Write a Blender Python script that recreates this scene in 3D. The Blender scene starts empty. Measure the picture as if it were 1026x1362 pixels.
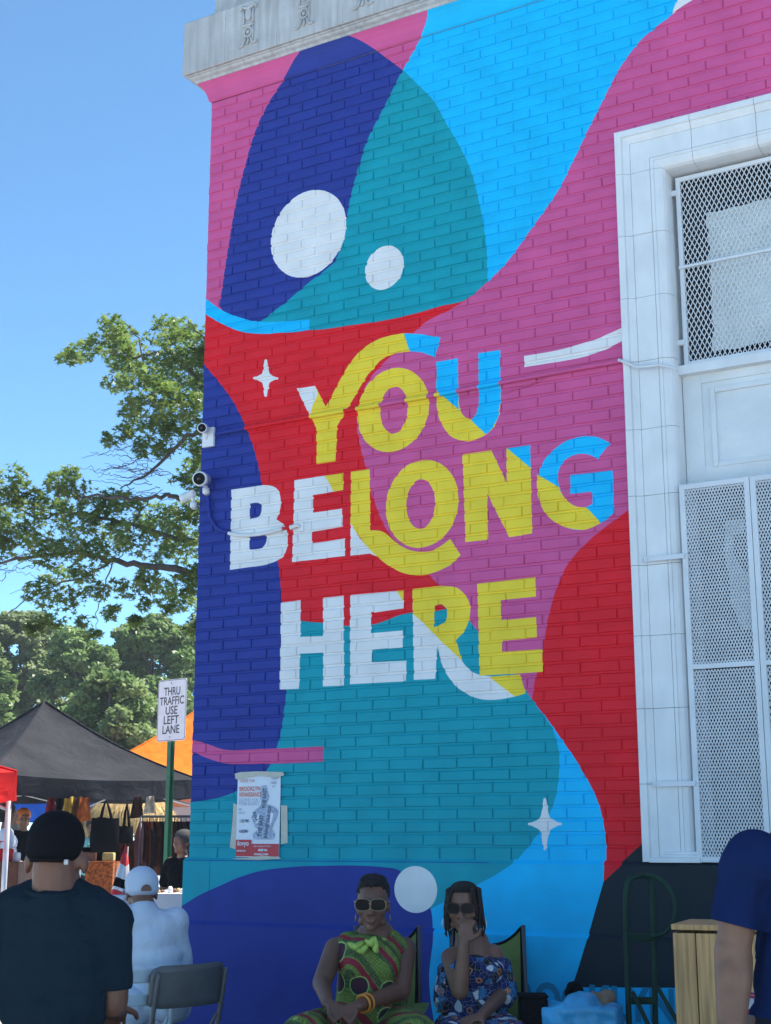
import bpy, bmesh, math, random
from mathutils import Vector, Matrix, Euler, noise
from mathutils.geometry import delaunay_2d_cdt
random.seed(7)
R = math.radians
sc = bpy.context.scene
col = sc.collection

# ------------------------------------------------------------------ camera
FP, CX, CY, HY, CAMH = 1890.0, 513.0, 681.0, 1118.0, 1.4
TH = math.atan((HY - CY) / FP)
cam = bpy.data.cameras.new('camera')
cam.sensor_fit = 'VERTICAL'; cam.sensor_height = 24.0; cam.lens = FP / 1362 * 24.0
cam.clip_start = 0.05; cam.clip_end = 2000
cam_ob = bpy.data.objects.new('camera', cam); col.objects.link(cam_ob)
cam_ob.location = (0, 0, CAMH); cam_ob.rotation_euler = (R(90) + TH, 0, 0)
sc.camera = cam_ob

# ------------------------------------------------------------------ light
SUN_EL, SUN_AZ = R(60), R(58)            # azimuth measured from +Y (view direction) towards +X
world = bpy.data.worlds.new('World'); sc.world = world; world.use_nodes = True
wn = world.node_tree.nodes; wl = world.node_tree.links
bgn = wn['Background']
sky = wn.new('ShaderNodeTexSky'); sky.sky_type = 'NISHITA'; sky.sun_disc = False
sky.sun_elevation = SUN_EL; sky.sun_rotation = SUN_AZ
sky.altitude = 1500; sky.air_density = 0.5; sky.dust_density = 0.0; sky.ozone_density = 1.0
tint = wn.new('ShaderNodeMix'); tint.data_type = 'RGBA'; tint.blend_type = 'MULTIPLY'; tint.inputs['Factor'].default_value = 1; tint.inputs['B'].default_value = (.72, 1.04, 1.04, 1)   # clear summer air, the whole sky alike
wl.new(sky.outputs[0], tint.inputs['A']); wl.new(tint.outputs['Result'], bgn.inputs[0]); bgn.inputs[1].default_value = 0.15
sl = bpy.data.lights.new('sun', 'SUN'); sl.energy = 4.6; sl.angle = R(0.6); sl.color = (1, .955, .88)
so = bpy.data.objects.new('sun', sl); col.objects.link(so)
sdir = Vector((math.sin(SUN_AZ) * math.cos(SUN_EL), math.cos(SUN_AZ) * math.cos(SUN_EL), math.sin(SUN_EL)))
so.rotation_euler = (-sdir).to_track_quat('-Z', 'Y').to_euler(); so.location = (0, 0, 30)
vs = sc.view_settings
vs.view_transform = 'Standard'; vs.look = 'None'; vs.gamma = 1; vs.use_curve_mapping = False
vs.exposure = 1.32

# ------------------------------------------------------------------ helpers: geometry of the place
ANG = R(60.16)
WD = Vector((math.sin(ANG), -math.cos(ANG), 0)); BK = Vector((math.cos(ANG), math.sin(ANG), 0))
WALLD = 6.9532; U0 = -5.3378
def ray(px, py):
    x = (px - CX) / FP; y = -(py - CY) / FP
    return Vector((x, math.cos(TH) - y * math.sin(TH), math.sin(TH) + y * math.cos(TH)))
def W(px, py, out=0.0):
    r = ray(px, py); t = (WALLD - out) / r.dot(BK); p = Vector((0, 0, CAMH)) + r * t
    return (p.dot(WD) - U0, p.z)
def P(px, py, F):
    r = ray(px, py); return Vector((0, 0, CAMH)) + r * (F / r.y)
def WP(u, out, z):                       # wall frame -> world
    return WD * (u + U0) + BK * (WALLD - out) + Vector((0, 0, z))

# ------------------------------------------------------------------ helpers: objects
base = {}
def tag(o, label=None, cat=None, group=None, kind=None):
    if label: o['label'] = label
    if cat: o['category'] = cat
    if group: o['group'] = group
    if kind: o['kind'] = kind
    return o
def thing(name, label, cat, loc=(0, 0, 0), rotz=0.0, group=None, world=True):
    o = bpy.data.objects.new(name, None); col.objects.link(o); o.empty_display_size = .1
    o.location = loc; o.rotation_euler = (0, 0, rotz)
    tag(o, label, cat, group)
    if world and rotz == 0: base[o.name] = Vector(loc)
    return o
def to_mesh(bm, name, smooth=False):
    me = bpy.data.meshes.new(name); bm.to_mesh(me); bm.free()
    if smooth: me.shade_smooth()
    return me
def link(name, me, mats, parent=None, kind=None, label=None):
    if not isinstance(mats, (list, tuple)): mats = [mats]
    me.name = name
    if len(me.materials) == 0:
        for m in mats: me.materials.append(m)
    o = bpy.data.objects.new(name, me); col.objects.link(o)
    if parent:
        o.parent = parent
        top = parent
        while top.parent: top = top.parent
        if top.name in base: me.transform(Matrix.Translation(-base[top.name]))
    if kind: o['kind'] = kind
    if label: o['label'] = label
    return o
class MB:
    def __init__(s): s.bm = bmesh.new()
    def face(s, vs, mi=0):
        f = s.bm.faces.new([s.bm.verts.new(v) for v in vs]); f.material_index = mi; return f
    def grid(s, rows, mi=0, closed=False, smooth=True):
        R_ = [[s.bm.verts.new(p) for p in r] for r in rows]
        n = len(rows[0])
        for a, b in zip(R_[:-1], R_[1:]):
            for j in range(n if closed else n - 1):
                k = (j + 1) % n
                f = s.bm.faces.new((a[j], a[k], b[k], b[j])); f.material_index = mi; f.smooth = smooth
        return R_
    def cap(s, ring, mi=0):
        f = s.bm.faces.new(ring); f.material_index = mi
    def box(s, c, size, mi=0, rot=None, bev=0.0):
        c = Vector(c); h = Vector(size) / 2
        M_ = rot if rot is not None else Matrix.Identity(3)
        b2 = bmesh.new() if bev else s.bm
        v = [b2.verts.new(c + M_ @ Vector((x * h.x, y * h.y, z * h.z))) for x in (-1, 1) for y in (-1, 1) for z in (-1, 1)]
        for q in ((0, 1, 3, 2), (4, 6, 7, 5), (0, 4, 5, 1), (2, 3, 7, 6), (0, 2, 6, 4), (1, 5, 7, 3)):
            f = b2.faces.new([v[i] for i in q]); f.material_index = mi
        if bev:
            bmesh.ops.bevel(b2, geom=list(b2.edges), offset=bev, segments=2, affect='EDGES', profile=.6)
            for f in b2.faces: f.material_index = mi
            me = bpy.data.meshes.new('t'); b2.to_mesh(me); b2.free(); s.bm.from_mesh(me); bpy.data.meshes.remove(me)
        return s
    def tube(s, pts, r, n=8, mi=0, caps=True, closed=False):
        pts = [Vector(p) for p in pts]; m = len(pts)
        rr = r if isinstance(r, (list, tuple)) else [r] * m
        t0 = (pts[1] - pts[0]).normalized()
        ref = Vector((0, 0, 1)) if abs(t0.z) < .9 else Vector((1, 0, 0))
        nx = t0.cross(ref).normalized(); rows = []
        for i, p in enumerate(pts):
            if closed: t = (pts[(i + 1) % m] - pts[i - 1]).normalized()
            else: t = (pts[min(i + 1, m - 1)] - pts[max(i - 1, 0)]).normalized()
            nx = (nx - t * nx.dot(t)).normalized(); ny = t.cross(nx)
            rows.append([p + (nx * math.cos(a) + ny * math.sin(a)) * rr[i] for a in [2 * math.pi * k / n for k in range(n)]])
        if closed: rows.append(rows[0])
        R_ = s.grid(rows, mi, True)
        if caps and not closed: s.cap(R_[0][::-1], mi); s.cap(R_[-1], mi)
        return s
    def capsule(s, p0, p1, r0, r1=None, n=12, k=4, mi=0, flat=None):
        r1 = r0 if r1 is None else r1
        p0 = Vector(p0); p1 = Vector(p1); d = p1 - p0
        t = d.normalized() if d.length > 1e-6 else Vector((0, 0, 1))
        pts = []; rr = []
        for i in range(1, k + 1):
            a = math.pi / 2 * i / k; pts.append(p0 - t * r0 * math.cos(a)); rr.append(r0 * math.sin(a))
        for i in range(k, 0, -1):
            a = math.pi / 2 * i / k; pts.append(p1 + t * r1 * math.cos(a)); rr.append(r1 * math.sin(a))
        return s.tube(pts, rr, n, mi)
    def ell(s, c, rad, rot=None, n=16, k=10, mi=0):
        c = Vector(c); M_ = rot if rot is not None else Matrix.Identity(3); rows = []
        for i in range(1, k):
            a = math.pi * i / k
            rows.append([c + M_ @ Vector((rad[0] * math.sin(a) * math.cos(b), rad[1] * math.sin(a) * math.sin(b), rad[2] * math.cos(a))) for b in [2 * math.pi * j / n for j in range(n)]])
        R_ = s.grid(rows, mi, True); s.cap(R_[0][::-1], mi); s.cap(R_[-1], mi)
        return s
    def prism(s, pts, axis_off, mi=0):       # pts: list of 3D points (planar polygon), extruded by vector axis_off
        a = [s.bm.verts.new(p) for p in pts]; b = [s.bm.verts.new(Vector(p) + Vector(axis_off)) for p in pts]
        f = s.bm.faces.new(a); f.material_index = mi; f = s.bm.faces.new(b[::-1]); f.material_index = mi
        n = len(pts)
        for i in range(n):
            f = s.bm.faces.new((a[(i + 1) % n], a[i], b[i], b[(i + 1) % n])); f.material_index = mi
        return s
    def build(s, name, mats, parent=None, **k):
        bmesh.ops.recalc_face_normals(s.bm, faces=s.bm.faces[:])
        me = bpy.data.meshes.new(name); s.bm.to_mesh(me); s.bm.free()
        return link(name, me, mats, parent, **k)
def blob(prims_mb, voxel, iters=4, fac=.5, disp=0, dscale=8.0, seed=0, fold=None, hems=()):
    """many overlapping forms -> one continuous surface"""
    bm = prims_mb.bm; bmesh.ops.recalc_face_normals(bm, faces=bm.faces[:])
    me = bpy.data.meshes.new('t'); bm.to_mesh(me); bm.free()
    o = bpy.data.objects.new('t', me); col.objects.link(o)
    m = o.modifiers.new('r', 'REMESH'); m.mode = 'VOXEL'; m.voxel_size = voxel
    m = o.modifiers.new('s', 'SMOOTH'); m.factor = fac; m.iterations = iters
    dg = bpy.context.evaluated_depsgraph_get(); dg.update()
    out = bpy.data.meshes.new_from_object(o.evaluated_get(dg))
    bpy.data.objects.remove(o); bpy.data.meshes.remove(me)
    out.materials.clear()
    if disp or fold:
        ns = [v.normal.copy() for v in out.vertices]
        for v, nn in zip(out.vertices, ns):
            q = v.co * dscale + Vector((seed, seed, seed)); d = 0
            if disp: d += disp * (noise.noise(q) + .5 * noise.noise(q * 2.1))
            if fold: d += fold(v.co)
            v.co += nn * d
    for (p, nn, rad) in hems:
        nn = Vector(nn).normalized(); p = Vector(p)
        for v in out.vertices:
            d = (v.co - p).dot(nn)
            if d > 0 and (v.co - p).length < rad: v.co -= nn * (d * 1.0 + .012 * (1 - min(1, ((v.co - p) - nn * d).length / (rad * .42))))
    out.shade_smooth()
    return out
def text_mesh(body, size, bold=0.0, align='CENTER', xs=1.0, space=1.0):
    cu = bpy.data.curves.new('t', 'FONT'); cu.body = body; cu.size = size; cu.align_x = align; cu.align_y = 'CENTER'
    cu.offset = bold; cu.resolution_u = 3; cu.space_character = space
    o = bpy.data.objects.new('t', cu); col.objects.link(o)
    dg = bpy.context.evaluated_depsgraph_get(); dg.update()
    me = bpy.data.meshes.new_from_object(o.evaluated_get(dg))
    bpy.data.objects.remove(o); bpy.data.curves.remove(cu)
    me.materials.clear(); me.transform(Matrix.Diagonal((xs, 1, 1, 1)))
    return me

# ------------------------------------------------------------------ helpers: materials
def lin(c): return tuple((x / 255 / 12.92) if x / 255 <= .04045 else ((x / 255 + .055) / 1.055) ** 2.4 for x in c)
def mat(name, color, rough=.6, var=.12, vscale=6.0, bump=.0, bscale=60.0, spec=.4, metal=0.0, sub=None, detail=4, coords='Object', bdist=.01):
    m = bpy.data.materials.new(name); m.use_nodes = True
    nt = m.node_tree; N = nt.nodes; L = nt.links; b = N['Principled BSDF']
    b.inputs['Roughness'].default_value = rough; b.inputs['Metallic'].default_value = metal
    b.inputs['Specular IOR Level'].default_value = spec
    tc = N.new('ShaderNodeTexCoord')
    nz = N.new('ShaderNodeTexNoise'); nz.inputs['Scale'].default_value = vscale; nz.inputs['Detail'].default_value = detail
    L.new(tc.outputs[coords], nz.inputs['Vector'])
    mp = N.new('ShaderNodeMapRange'); mp.inputs['From Min'].default_value = .3; mp.inputs['From Max'].default_value = .7
    mp.inputs['To Min'].default_value = 1 - var; mp.inputs['To Max'].default_value = 1 + var
    L.new(nz.outputs['Fac'], mp.inputs['Value'])
    mx = N.new('ShaderNodeMix'); mx.data_type = 'RGBA'; mx.blend_type = 'MULTIPLY'; mx.inputs['Factor'].default_value = 1
    mx.inputs['A'].default_value = (*color, 1)
    L.new(mp.outputs[0], mx.inputs['B']); L.new(mx.outputs['Result'], b.inputs['Base Color'])
    if bump:
        n2 = N.new('ShaderNodeTexNoise'); n2.inputs['Scale'].default_value = bscale; n2.inputs['Detail'].default_value = 5
        L.new(tc.outputs[coords], n2.inputs['Vector'])
        bp = N.new('ShaderNodeBump'); bp.inputs['Strength'].default_value = bump; bp.inputs['Distance'].default_value = bdist
        L.new(n2.outputs['Fac'], bp.inputs['Height']); L.new(bp.outputs[0], b.inputs['Normal'])
    return m
def streak(m, scale=(9, 9, .5), lo=.75, hi=1.08, ns=4.0):
    nt = m.node_tree; N = nt.nodes; L = nt.links; b = N['Principled BSDF']
    tc = N['Texture Coordinate']; mp = N.new('ShaderNodeMapping'); mp.inputs['Scale'].default_value = scale; L.new(tc.outputs['Object'], mp.inputs['Vector'])
    nz = N.new('ShaderNodeTexNoise'); nz.inputs['Scale'].default_value = ns; nz.inputs['Detail'].default_value = 7; L.new(mp.outputs[0], nz.inputs['Vector'])
    mr = N.new('ShaderNodeMapRange'); mr.inputs['From Min'].default_value = .33; mr.inputs['From Max'].default_value = .6; mr.inputs['To Min'].default_value = lo; mr.inputs['To Max'].default_value = hi; L.new(nz.outputs['Fac'], mr.inputs['Value'])
    mx = N.new('ShaderNodeMix'); mx.data_type = 'RGBA'; mx.blend_type = 'MULTIPLY'; mx.inputs['Factor'].default_value = 1
    src = b.inputs['Base Color'].links[0].from_socket; L.new(src, mx.inputs['A']); L.new(mr.outputs[0], mx.inputs['B']); L.new(mx.outputs['Result'], b.inputs['Base Color'])
def paint(name, srgb, k=.74, **kw):
    wl_ = lin((182, 205, 228)); c = lin(srgb)
    return mat(name, tuple(min(.85, k * a / b_) for a, b_ in zip(c, wl_)), rough=kw.get('rough', .6), var=.085, vscale=4.5, bump=.3, bscale=120, bdist=.004, spec=.2, detail=7)
PAINTS = ['magenta', 'navy', 'teal', 'sky', 'red', 'yellow', 'white', 'black', 'brookteal']
PCOL = dict(magenta=(168, 80, 146), navy=(30, 52, 144), teal=(0, 140, 172), sky=(0, 170, 246), red=(182, 24, 44),
            yellow=(212, 192, 60), white=(184, 207, 229), black=(16, 33, 47), brookteal=(6, 120, 172))
PM = [paint('paint_' + n, PCOL[n]) for n in PAINTS]
PI = {n: i for i, n in enumerate(PAINTS)}
m_stone = mat('limestone', (.46, .46, .455), .8, .16, 3.0, .3, 50)
m_terra = mat('white_glazed_stone', (.74, .76, .76), .42, .05, 5.0, .12, 60, bdist=.004)
m_whitepaint = mat('white_metal_paint', (.68, .71, .73), .45, .06, 9, .2, 90, bdist=.003)
m_peel = mat('old_white_paint', (.70, .73, .73), .55, .07, 4.0, .9, 9, bdist=.02)
m_joint = mat('dark_joint', (.34, .34, .34), .9)
streak(m_stone, (7, 7, .5), .80, 1.05); streak(m_terra, (3, 3, 1.2), .95, 1.02)
m_dark = mat('dark_interior', (.012, .014, .02), .3)
m_grey_metal = mat('grey_metal', (.42, .43, .44), .4, metal=.7)
m_black_plastic = mat('black_plastic', (.008, .008, .010), .5, spec=.08)
m_asphalt = mat('asphalt', (.055, .055, .058), .9, .3, 3, .5, 120)
m_conc = mat('concrete', (.40, .40, .39), .9, .15, 2.5, .3, 60)

# ------------------------------------------------------------------ the setting
def slab(name, x0, x1, y0, y1, z, m):
    b = MB(); b.face([(x0, y0, z), (x1, y0, z), (x1, y1, z), (x0, y1, z)]); return tag(b.build(name, m), kind='structure')
slab('ground', -400, 400, -300, 500, 0.0, m_conc)
BROT = math.atan2(WD.y, WD.x)
b = MB()   # pavement slabs along the wall: kerb and flags
for i in range(-3, 8):
    for j in range(3):
        c = Vector((i * 1.5 + .75, -(.78 + j * 1.5), .055)); b.box(c, (1.488, 1.488, .13), bev=.006)
pv = b.build('pavement', m_conc); pv.location = WP(0, 0, 0); pv.rotation_euler = (0, 0, BROT); tag(pv, kind='structure')
b = MB()
for i in range(-3, 8): b.box((i * 1.5 + .75, -4.64, .05), (1.49, .18, .14), bev=.015)
kb = b.build('kerb', m_conc); kb.location = WP(0, 0, 0); kb.rotation_euler = (0, 0, BROT); tag(kb, kind='structure')

# ------------------------------------------------------------------ the mural: outlines in wall metres
def cr(o, s):                                  # crop coordinates -> photo pixels
    return lambda pts: [(o[0] + x / s, o[1] + y / s) for x, y in pts]
c1 = cr((230, 0), 2.5024); c2 = cr((560, 0), 2.2017); c3 = cr((250, 420), 2.5024)
c4 = cr((560, 420), 2.2017); c5 = cr((230, 740), 2.5024); c6 = cr((560, 740), 2.2017)
def smooth(pts, n=5, closed=False):
    """Catmull-Rom through the points"""
    out = []; m = len(pts)
    rng = range(m if closed else m - 1)
    for i in rng:
        g = (lambda k: pts[k % m]) if closed else (lambda k: pts[max(0, min(m - 1, k))])
        p0, p1, p2, p3 = g(i - 1), g(i), g(i + 1), g(i + 2)
        for k in range(n):
            t = k / n
            out.append(tuple(.5 * (2 * p1[a] + (p2[a] - p0[a]) * t + (2 * p0[a] - 5 * p1[a] + 4 * p2[a] - p3[a]) * t * t + (3 * p1[a] - p0[a] - 3 * p2[a] + p3[a]) * t ** 3) for a in (0, 1)))
    if not closed: out.append(pts[-1])
    return out
MUR = []; MUR1 = []; MUR2 = []
def add(lst, colour, px, out=0.0, holes=()):
    pts = [W(x, y, out) for x, y in px]
    hs = [[W(x, y, out) for x, y in h] for h in holes]
    addw(lst, colour, pts, hs)
def addw(lst, colour, pts, hs=()):
    xs = [p[0] for p in pts]; zs = [p[1] for p in pts]
    lst.append((PI[colour], pts, list(hs), (min(xs), max(xs), min(zs), max(zs))))
def ellw(px, py, hw, hh, out=0.0, n=44):
    c = W(px, py, out); a = (W(px + hw, py, out)[0] - W(px - hw, py, out)[0]) / 2; d = (W(px, py - hh, out)[1] - W(px, py + hh, out)[1]) / 2
    return [(c[0] + a * math.cos(2 * math.pi * k / n), c[1] + d * math.sin(2 * math.pi * k / n)) for k in range(n)]
A = lambda colour, px, holes=(): add(MUR, colour, px, 0.0, holes)
# large fields
mag_edge = smooth([(648.6, 375), (634, 388), (619, 400), (588, 417), (560, 433), (526, 468), (498, 496), (482, 524), (475, 560), (479, 592), (487, 622), (494, 655), (506, 688), (518, 710), (540, 735), (570, 764), (584, 778), (606, 800), (622, 822), (640, 845), (670, 880), (690, 905), (708, 930)])
A('red', [(230, 412), (280, 416), (330, 432), (411, 436), (480, 428), (560, 409), (610, 396)] + mag_edge + [(708, 960), (230, 960)])
teal_top = smooth([(330, 790), (374, 815), (400, 825), (430, 829), (458, 832.5), (494, 831), (515, 825), (536, 817), (556, 813), (578, 812.5), (594, 808), (607, 801)])
teal_r = smooth([(708, 930), (720, 947), (732.7, 965), (737, 974), (741, 986), (743.7, 1000), (744, 1017), (743, 1037), (739, 1060), (731, 1082), (717, 1107), (700, 1130), (687, 1146), (680, 1156)])
A('teal', teal_top + [q for q in mag_edge if q[1] > 801] + teal_r + [(200, 1160), (200, 790)])
red_l = smooth([(850, 668), (835, 679), (796, 708), (769, 733), (751, 758), (738, 790), (731, 815), (725, 845), (720, 876), (713, 900), (708, 930)])
red_b = smooth([(708, 930), (732.6, 962.5), (755, 994), (778, 1031), (794, 1062.5), (803, 1094), (806.6, 1126), (806.8, 1160)])
A('sky', teal_r + [(806.8, 1160)] + red_b[::-1])
A('red', red_l + red_b + [(900, 1160), (900, 668)])
A('black', [(870, 1107.6), (857.5, 1119), (812, 1160.8), (900, 1165), (900, 1100)])
navy_r = smooth([(268, 478), (276, 490), (290, 506), (310, 534), (326, 566), (336, 592), (344, 620), (350, 655), (358, 695), (366, 730), (371, 755), (374, 790), (377, 830), (380, 880), (381, 905), (380.5, 922), (378.7, 940), (374, 972), (368, 996), (358, 1020), (340, 1041), (316, 1052), (290, 1061), (256, 1066.5), (230, 1069)])
A('navy', navy_r + [(200, 1066), (200, 480)])
A('magenta', smooth([(240, 980), (257, 984), (274, 989), (294, 996), (314, 998), (350, 996), (390, 994.5), (430, 992.6)]) + smooth([(430, 1013), (390, 1014.8), (350, 1016.3), (310, 1016.5), (290, 1013), (270, 1006), (256, 1000), (240, 996)]))
# upper shapes
sky_r = smooth([(930, -60), (908, -20), (894, 18), (878, 32), (855, 51), (835, 75), (819, 100), (801, 136), (782.5, 173), (764, 211), (746, 247.5), (728, 275), (701, 313), (673.5, 350), (648.6, 375)])
leaf_r = smooth([(535.7, 93), (560, 116), (578, 136), (596, 168), (614.5, 200), (628, 231.6), (637, 268), (644, 304), (647.7, 336), (648.6, 375)])
A('sky', [(620, -60), (583.7, 8), (563.7, 44), (535.7, 93)] + leaf_r + sky_r[::-1])
A('white', [(930, -60), (908, -20), (894, 18), (908, 8), (924, -2), (990, -60)])
leaf_l = smooth([(292, 407.6), (302, 340), (312, 280), (322, 236), (338, 180), (358, 136), (380, 104), (394, 86), (406, 76), (422, 64), (442, 56), (462, 53.5), (482, 57), (502, 68), (518, 80), (535.7, 93)])
inner = smooth([(535.7, 93), (526, 112), (510, 144), (490, 184), (480, 214), (472, 240), (466, 264), (461, 292), (456, 320), (447, 345), (434, 358), (406, 380), (378, 403.6), (346, 428)])
teal_b = smooth([(346, 430), (411, 439), (458, 434), (506, 427), (553.7, 417), (587, 407), (619, 399), (648.6, 375)])
A('teal', inner + teal_b + leaf_r[::-1])
A('navy', leaf_l + inner + [(338, 430), (300, 418)])
A('sky', smooth([(268, 393), (278, 400), (294, 412), (314, 420.6), (338, 427), (365, 428), (412, 424)]) + smooth([(411, 439), (382, 442), (354, 444), (326, 442), (302, 434), (280, 422), (268, 414)]))
addw(MUR, 'white', ellw(409.8, 310.5, 50, 57)); addw(MUR, 'white', ellw(511.3, 356, 25.6, 29))
# swoosh and stars
A('white', c4(smooth([(302, 118), (400, 101), (480, 79), (540, 56), (600, 30)]) + smooth([(600, 68), (540, 98), (480, 119), (400, 135), (303, 150)])))
def star(px, py, w, h):
    k = 2.0; q = []
    for sx, sy in ((1, -1), (1, 1), (-1, 1), (-1, -1)):       # one quadrant at a time, clockwise from the upper tip
        a = [(0, h), (k * .8, h - k * .5), (k * 1.1, h - k * 2.2), (.125 * w + k * .6, .52 * h), (.20 * w + k * .4, .33 * h), (.30 * w, .23 * h), (.46 * w, .14 * h + k * .4), (w - k * 2.4, k * 1.0), (w - k * .5, k * .8), (w, 0)]
        if sx * sy > 0: a = a[::-1]
        q += [(px + sx * x, py + sy * y) for x, y in a[:-1]]
    return q
A('white', star(353.7, 503, 17, 25)); A('white', star(725, 1096, 22.7, 35))
# lettering: YOU / BELONG / HERE
A('yellow', c3([(362, 242), (423, 233), (460, 303), (500, 225), (540, 155), (580, 110), (610, 90), (640, 75), (678, 64), (718, 57), (780, 60), (842, 72), (822, 137), (780, 122), (738, 117), (690, 123), (665, 134), (640, 150), (600, 195), (560, 260), (530, 310), (497, 368), (492, 483), (428, 493), (428, 375), (405, 330)]))
A('white', c3([(362, 242), (423, 233), (432, 260), (418, 292), (405, 331)]))
A('sky', c3([(718, 57), (780, 60), (842, 72), (822, 137), (780, 122), (738, 117)]))
def ring(cpt, o, i, f):
    (cx_, cy_) = f([cpt])[0]; s = 2.5024
    addw(MUR, 'yellow', ellw(cx_, cy_, o[0] / s, o[1] / s), [ellw(cx_ + i[2] / s, cy_ + i[3] / s, i[0] / s, i[1] / s)])
ring((682, 313), (119.5, 139), (46, 77, 4, 0), c3)
U_ = smooth([(45, 135), (44, 200), (46, 262), (58, 310), (82, 348), (120, 366), (160, 362), (200, 340), (225, 302), (234, 250), (233, 175), (232, 100)], 4) + smooth([(168, 110), (169, 190), (170, 250), (163, 288), (146, 302), (125, 292), (112, 262), (109, 190), (108, 124)], 4)
A('yellow', c4(U_))
def clip_half(poly, a, b_):                     # keep what lies left of a->b (pixel space, y down)
    out = []; s = lambda p: (b_[0] - a[0]) * (p[1] - a[1]) - (b_[1] - a[1]) * (p[0] - a[0])
    for p, q in zip(poly, poly[1:] + poly[:1]):
        sp, sq = s(p), s(q)
        if sp <= 0: out.append(p)
        if (sp < 0) != (sq < 0):
            t = sp / (sp - sq); out.append((p[0] + t * (q[0] - p[0]), p[1] + t * (q[1] - p[1])))
    return out
# the blue part of the U: two stems cut by one diagonal
A('sky', c4([(45, 135), (108, 124), (110, 274), (44, 217)]))
Ub = clip_half([(168, 110), (232, 100), (233, 175), (234, 250), (225, 302), (200, 340), (186, 349), (146, 303), (163, 288), (170, 250), (169, 190)], (130, 290), (195, 352))
A('sky', c4(Ub))
A('white', c3(smooth([(145, 578), (200, 570), (255, 563), (290, 571), (307, 597), (308, 640), (295, 676)], 3) + smooth([(295, 678), (325, 702), (333, 742), (325, 788), (298, 815), (250, 830), (195, 837), (140, 845)], 3)),
  [c3(smooth([(207, 625), (232, 622), (245, 632), (243, 655), (230, 670), (205, 677)], 3)), c3(smooth([(205, 735), (250, 728), (263, 742), (255, 765), (235, 775), (205, 778)], 3))])
A('white', c3([(355, 547), (518, 522), (517, 580), (417, 596), (417, 655), (513, 642), (514, 701), (414, 718), (413, 757), (522, 740), (523, 800), (347, 820)]))
A('yellow', c3([(455, 532), (518, 522), (517, 580), (484, 585), (470, 556)]))
A('white', c3([(541, 690), (570, 738), (605, 778), (636, 804), (606, 791), (541, 799)]))
A('yellow', c3([(543, 518), (605, 510), (606, 600), (607, 714)] + smooth([(607, 714), (650, 719), (700, 760), (745, 781), (800, 784), (840, 768), (872, 742)], 4) + [(908, 797)] + smooth([(870, 832), (830, 850), (790, 861), (750, 863), (700, 850), (650, 818), (600, 772), (560, 720), (541, 690)], 4)))
ring((778, 625), (121.5, 146), (48, 82, -3, 1), c3)
A('yellow', c4([(122, 405), (206, 393), (252, 490), (250, 387), (320, 377), (326, 638), (258, 648), (194, 520), (196, 655), (130, 663)]))
A('sky', c4([(251, 387), (320, 377), (322, 446)]))
G_ = smooth([(555, 373), (515, 355), (470, 352), (420, 370), (370, 410), (347, 455), (340, 500), (350, 550), (375, 590), (420, 618), (470, 627), (525, 608), (565, 578)], 4)[:-1] + [(565, 578), (562, 452), (437, 465), (437, 522), (500, 515), (503, 550)] + smooth([(503, 550), (480, 561), (450, 557), (420, 532), (404, 497), (402, 460), (420, 425), (455, 406), (490, 406), (518, 419)], 4)
A('sky', c4(G_))
Gy = clip_half(smooth([(341, 462), (340, 500), (350, 550), (375, 590), (420, 618), (470, 627), (525, 608), (527, 605)], 4) + [(500, 575), (478, 560)] + smooth([(478, 560), (450, 557), (420, 532), (402, 501)], 4) + [(370, 482)], (1000, 0), (0, 0)) if False else smooth([(341, 464), (340, 500), (350, 550), (375, 590), (420, 618), (470, 627), (500, 620), (527, 607)], 4) + [(490, 566), (480, 561)] + smooth([(480, 561), (450, 557), (420, 532), (402, 501)], 4)
A('yellow', c4(Gy))
A('white', c5([(360, 153), (425, 145), (425, 268), (500, 265), (500, 137), (568, 130), (570, 430), (500, 432), (500, 320), (423, 325), (420, 440), (355, 443)]))
A('white', c5([(590, 128), (768, 112), (768, 172), (660, 187), (660, 255), (766, 247), (766, 303), (662, 310), (662, 352), (777, 347), (777, 415), (590, 426)]))
A('yellow', c5([(745, 114), (768, 112), (768, 152)]))
# the R: white stem and leg, yellow bowl
leg_top = c6(smooth([(116, 300), (135, 325), (165, 345), (215, 352), (290, 347)], 4)); leg_bot = c6(smooth([(275, 411), (220, 420), (170, 417), (120, 394), (85, 360), (60, 310), (47, 262)], 4))
A('white', c5([(797, 108), (803, 412), (875, 408)]) + [leg_bot[-1]] + leg_bot[::-1] + leg_top[::-1] + c5([(962, 345), (900, 200)]))
bowl = smooth([(797, 108), (850, 102), (900, 98), (950, 107), (983, 145), (990, 190), (975, 240), (942, 280)], 4)
A('yellow', c5(bowl + [(955, 322), (964, 348), (900, 290), (840, 228), (799, 192)]), [c6(smooth([(40, 145), (60, 140), (75, 155), (75, 182), (60, 199), (38, 207)], 3))])
cnt = smooth([(40, 145), (60, 140), (75, 155), (75, 182), (60, 199), (38, 207)], 3)
A('teal', c6(cnt)); A('red', c6([(40, 145), (50, 141.5), (60, 140), (68, 146), (73, 153), (60, 156), (40, 160)]))
A('yellow', c6([(198, 353), (290, 345), (307, 401), (276, 411), (240, 385)]))
A('yellow', c6([(165, 80), (335, 60), (337, 118), (234, 128), (235, 187), (337, 178), (340, 237), (238, 247), (238, 280), (355, 272), (357, 338), (172, 350)]))
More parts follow.
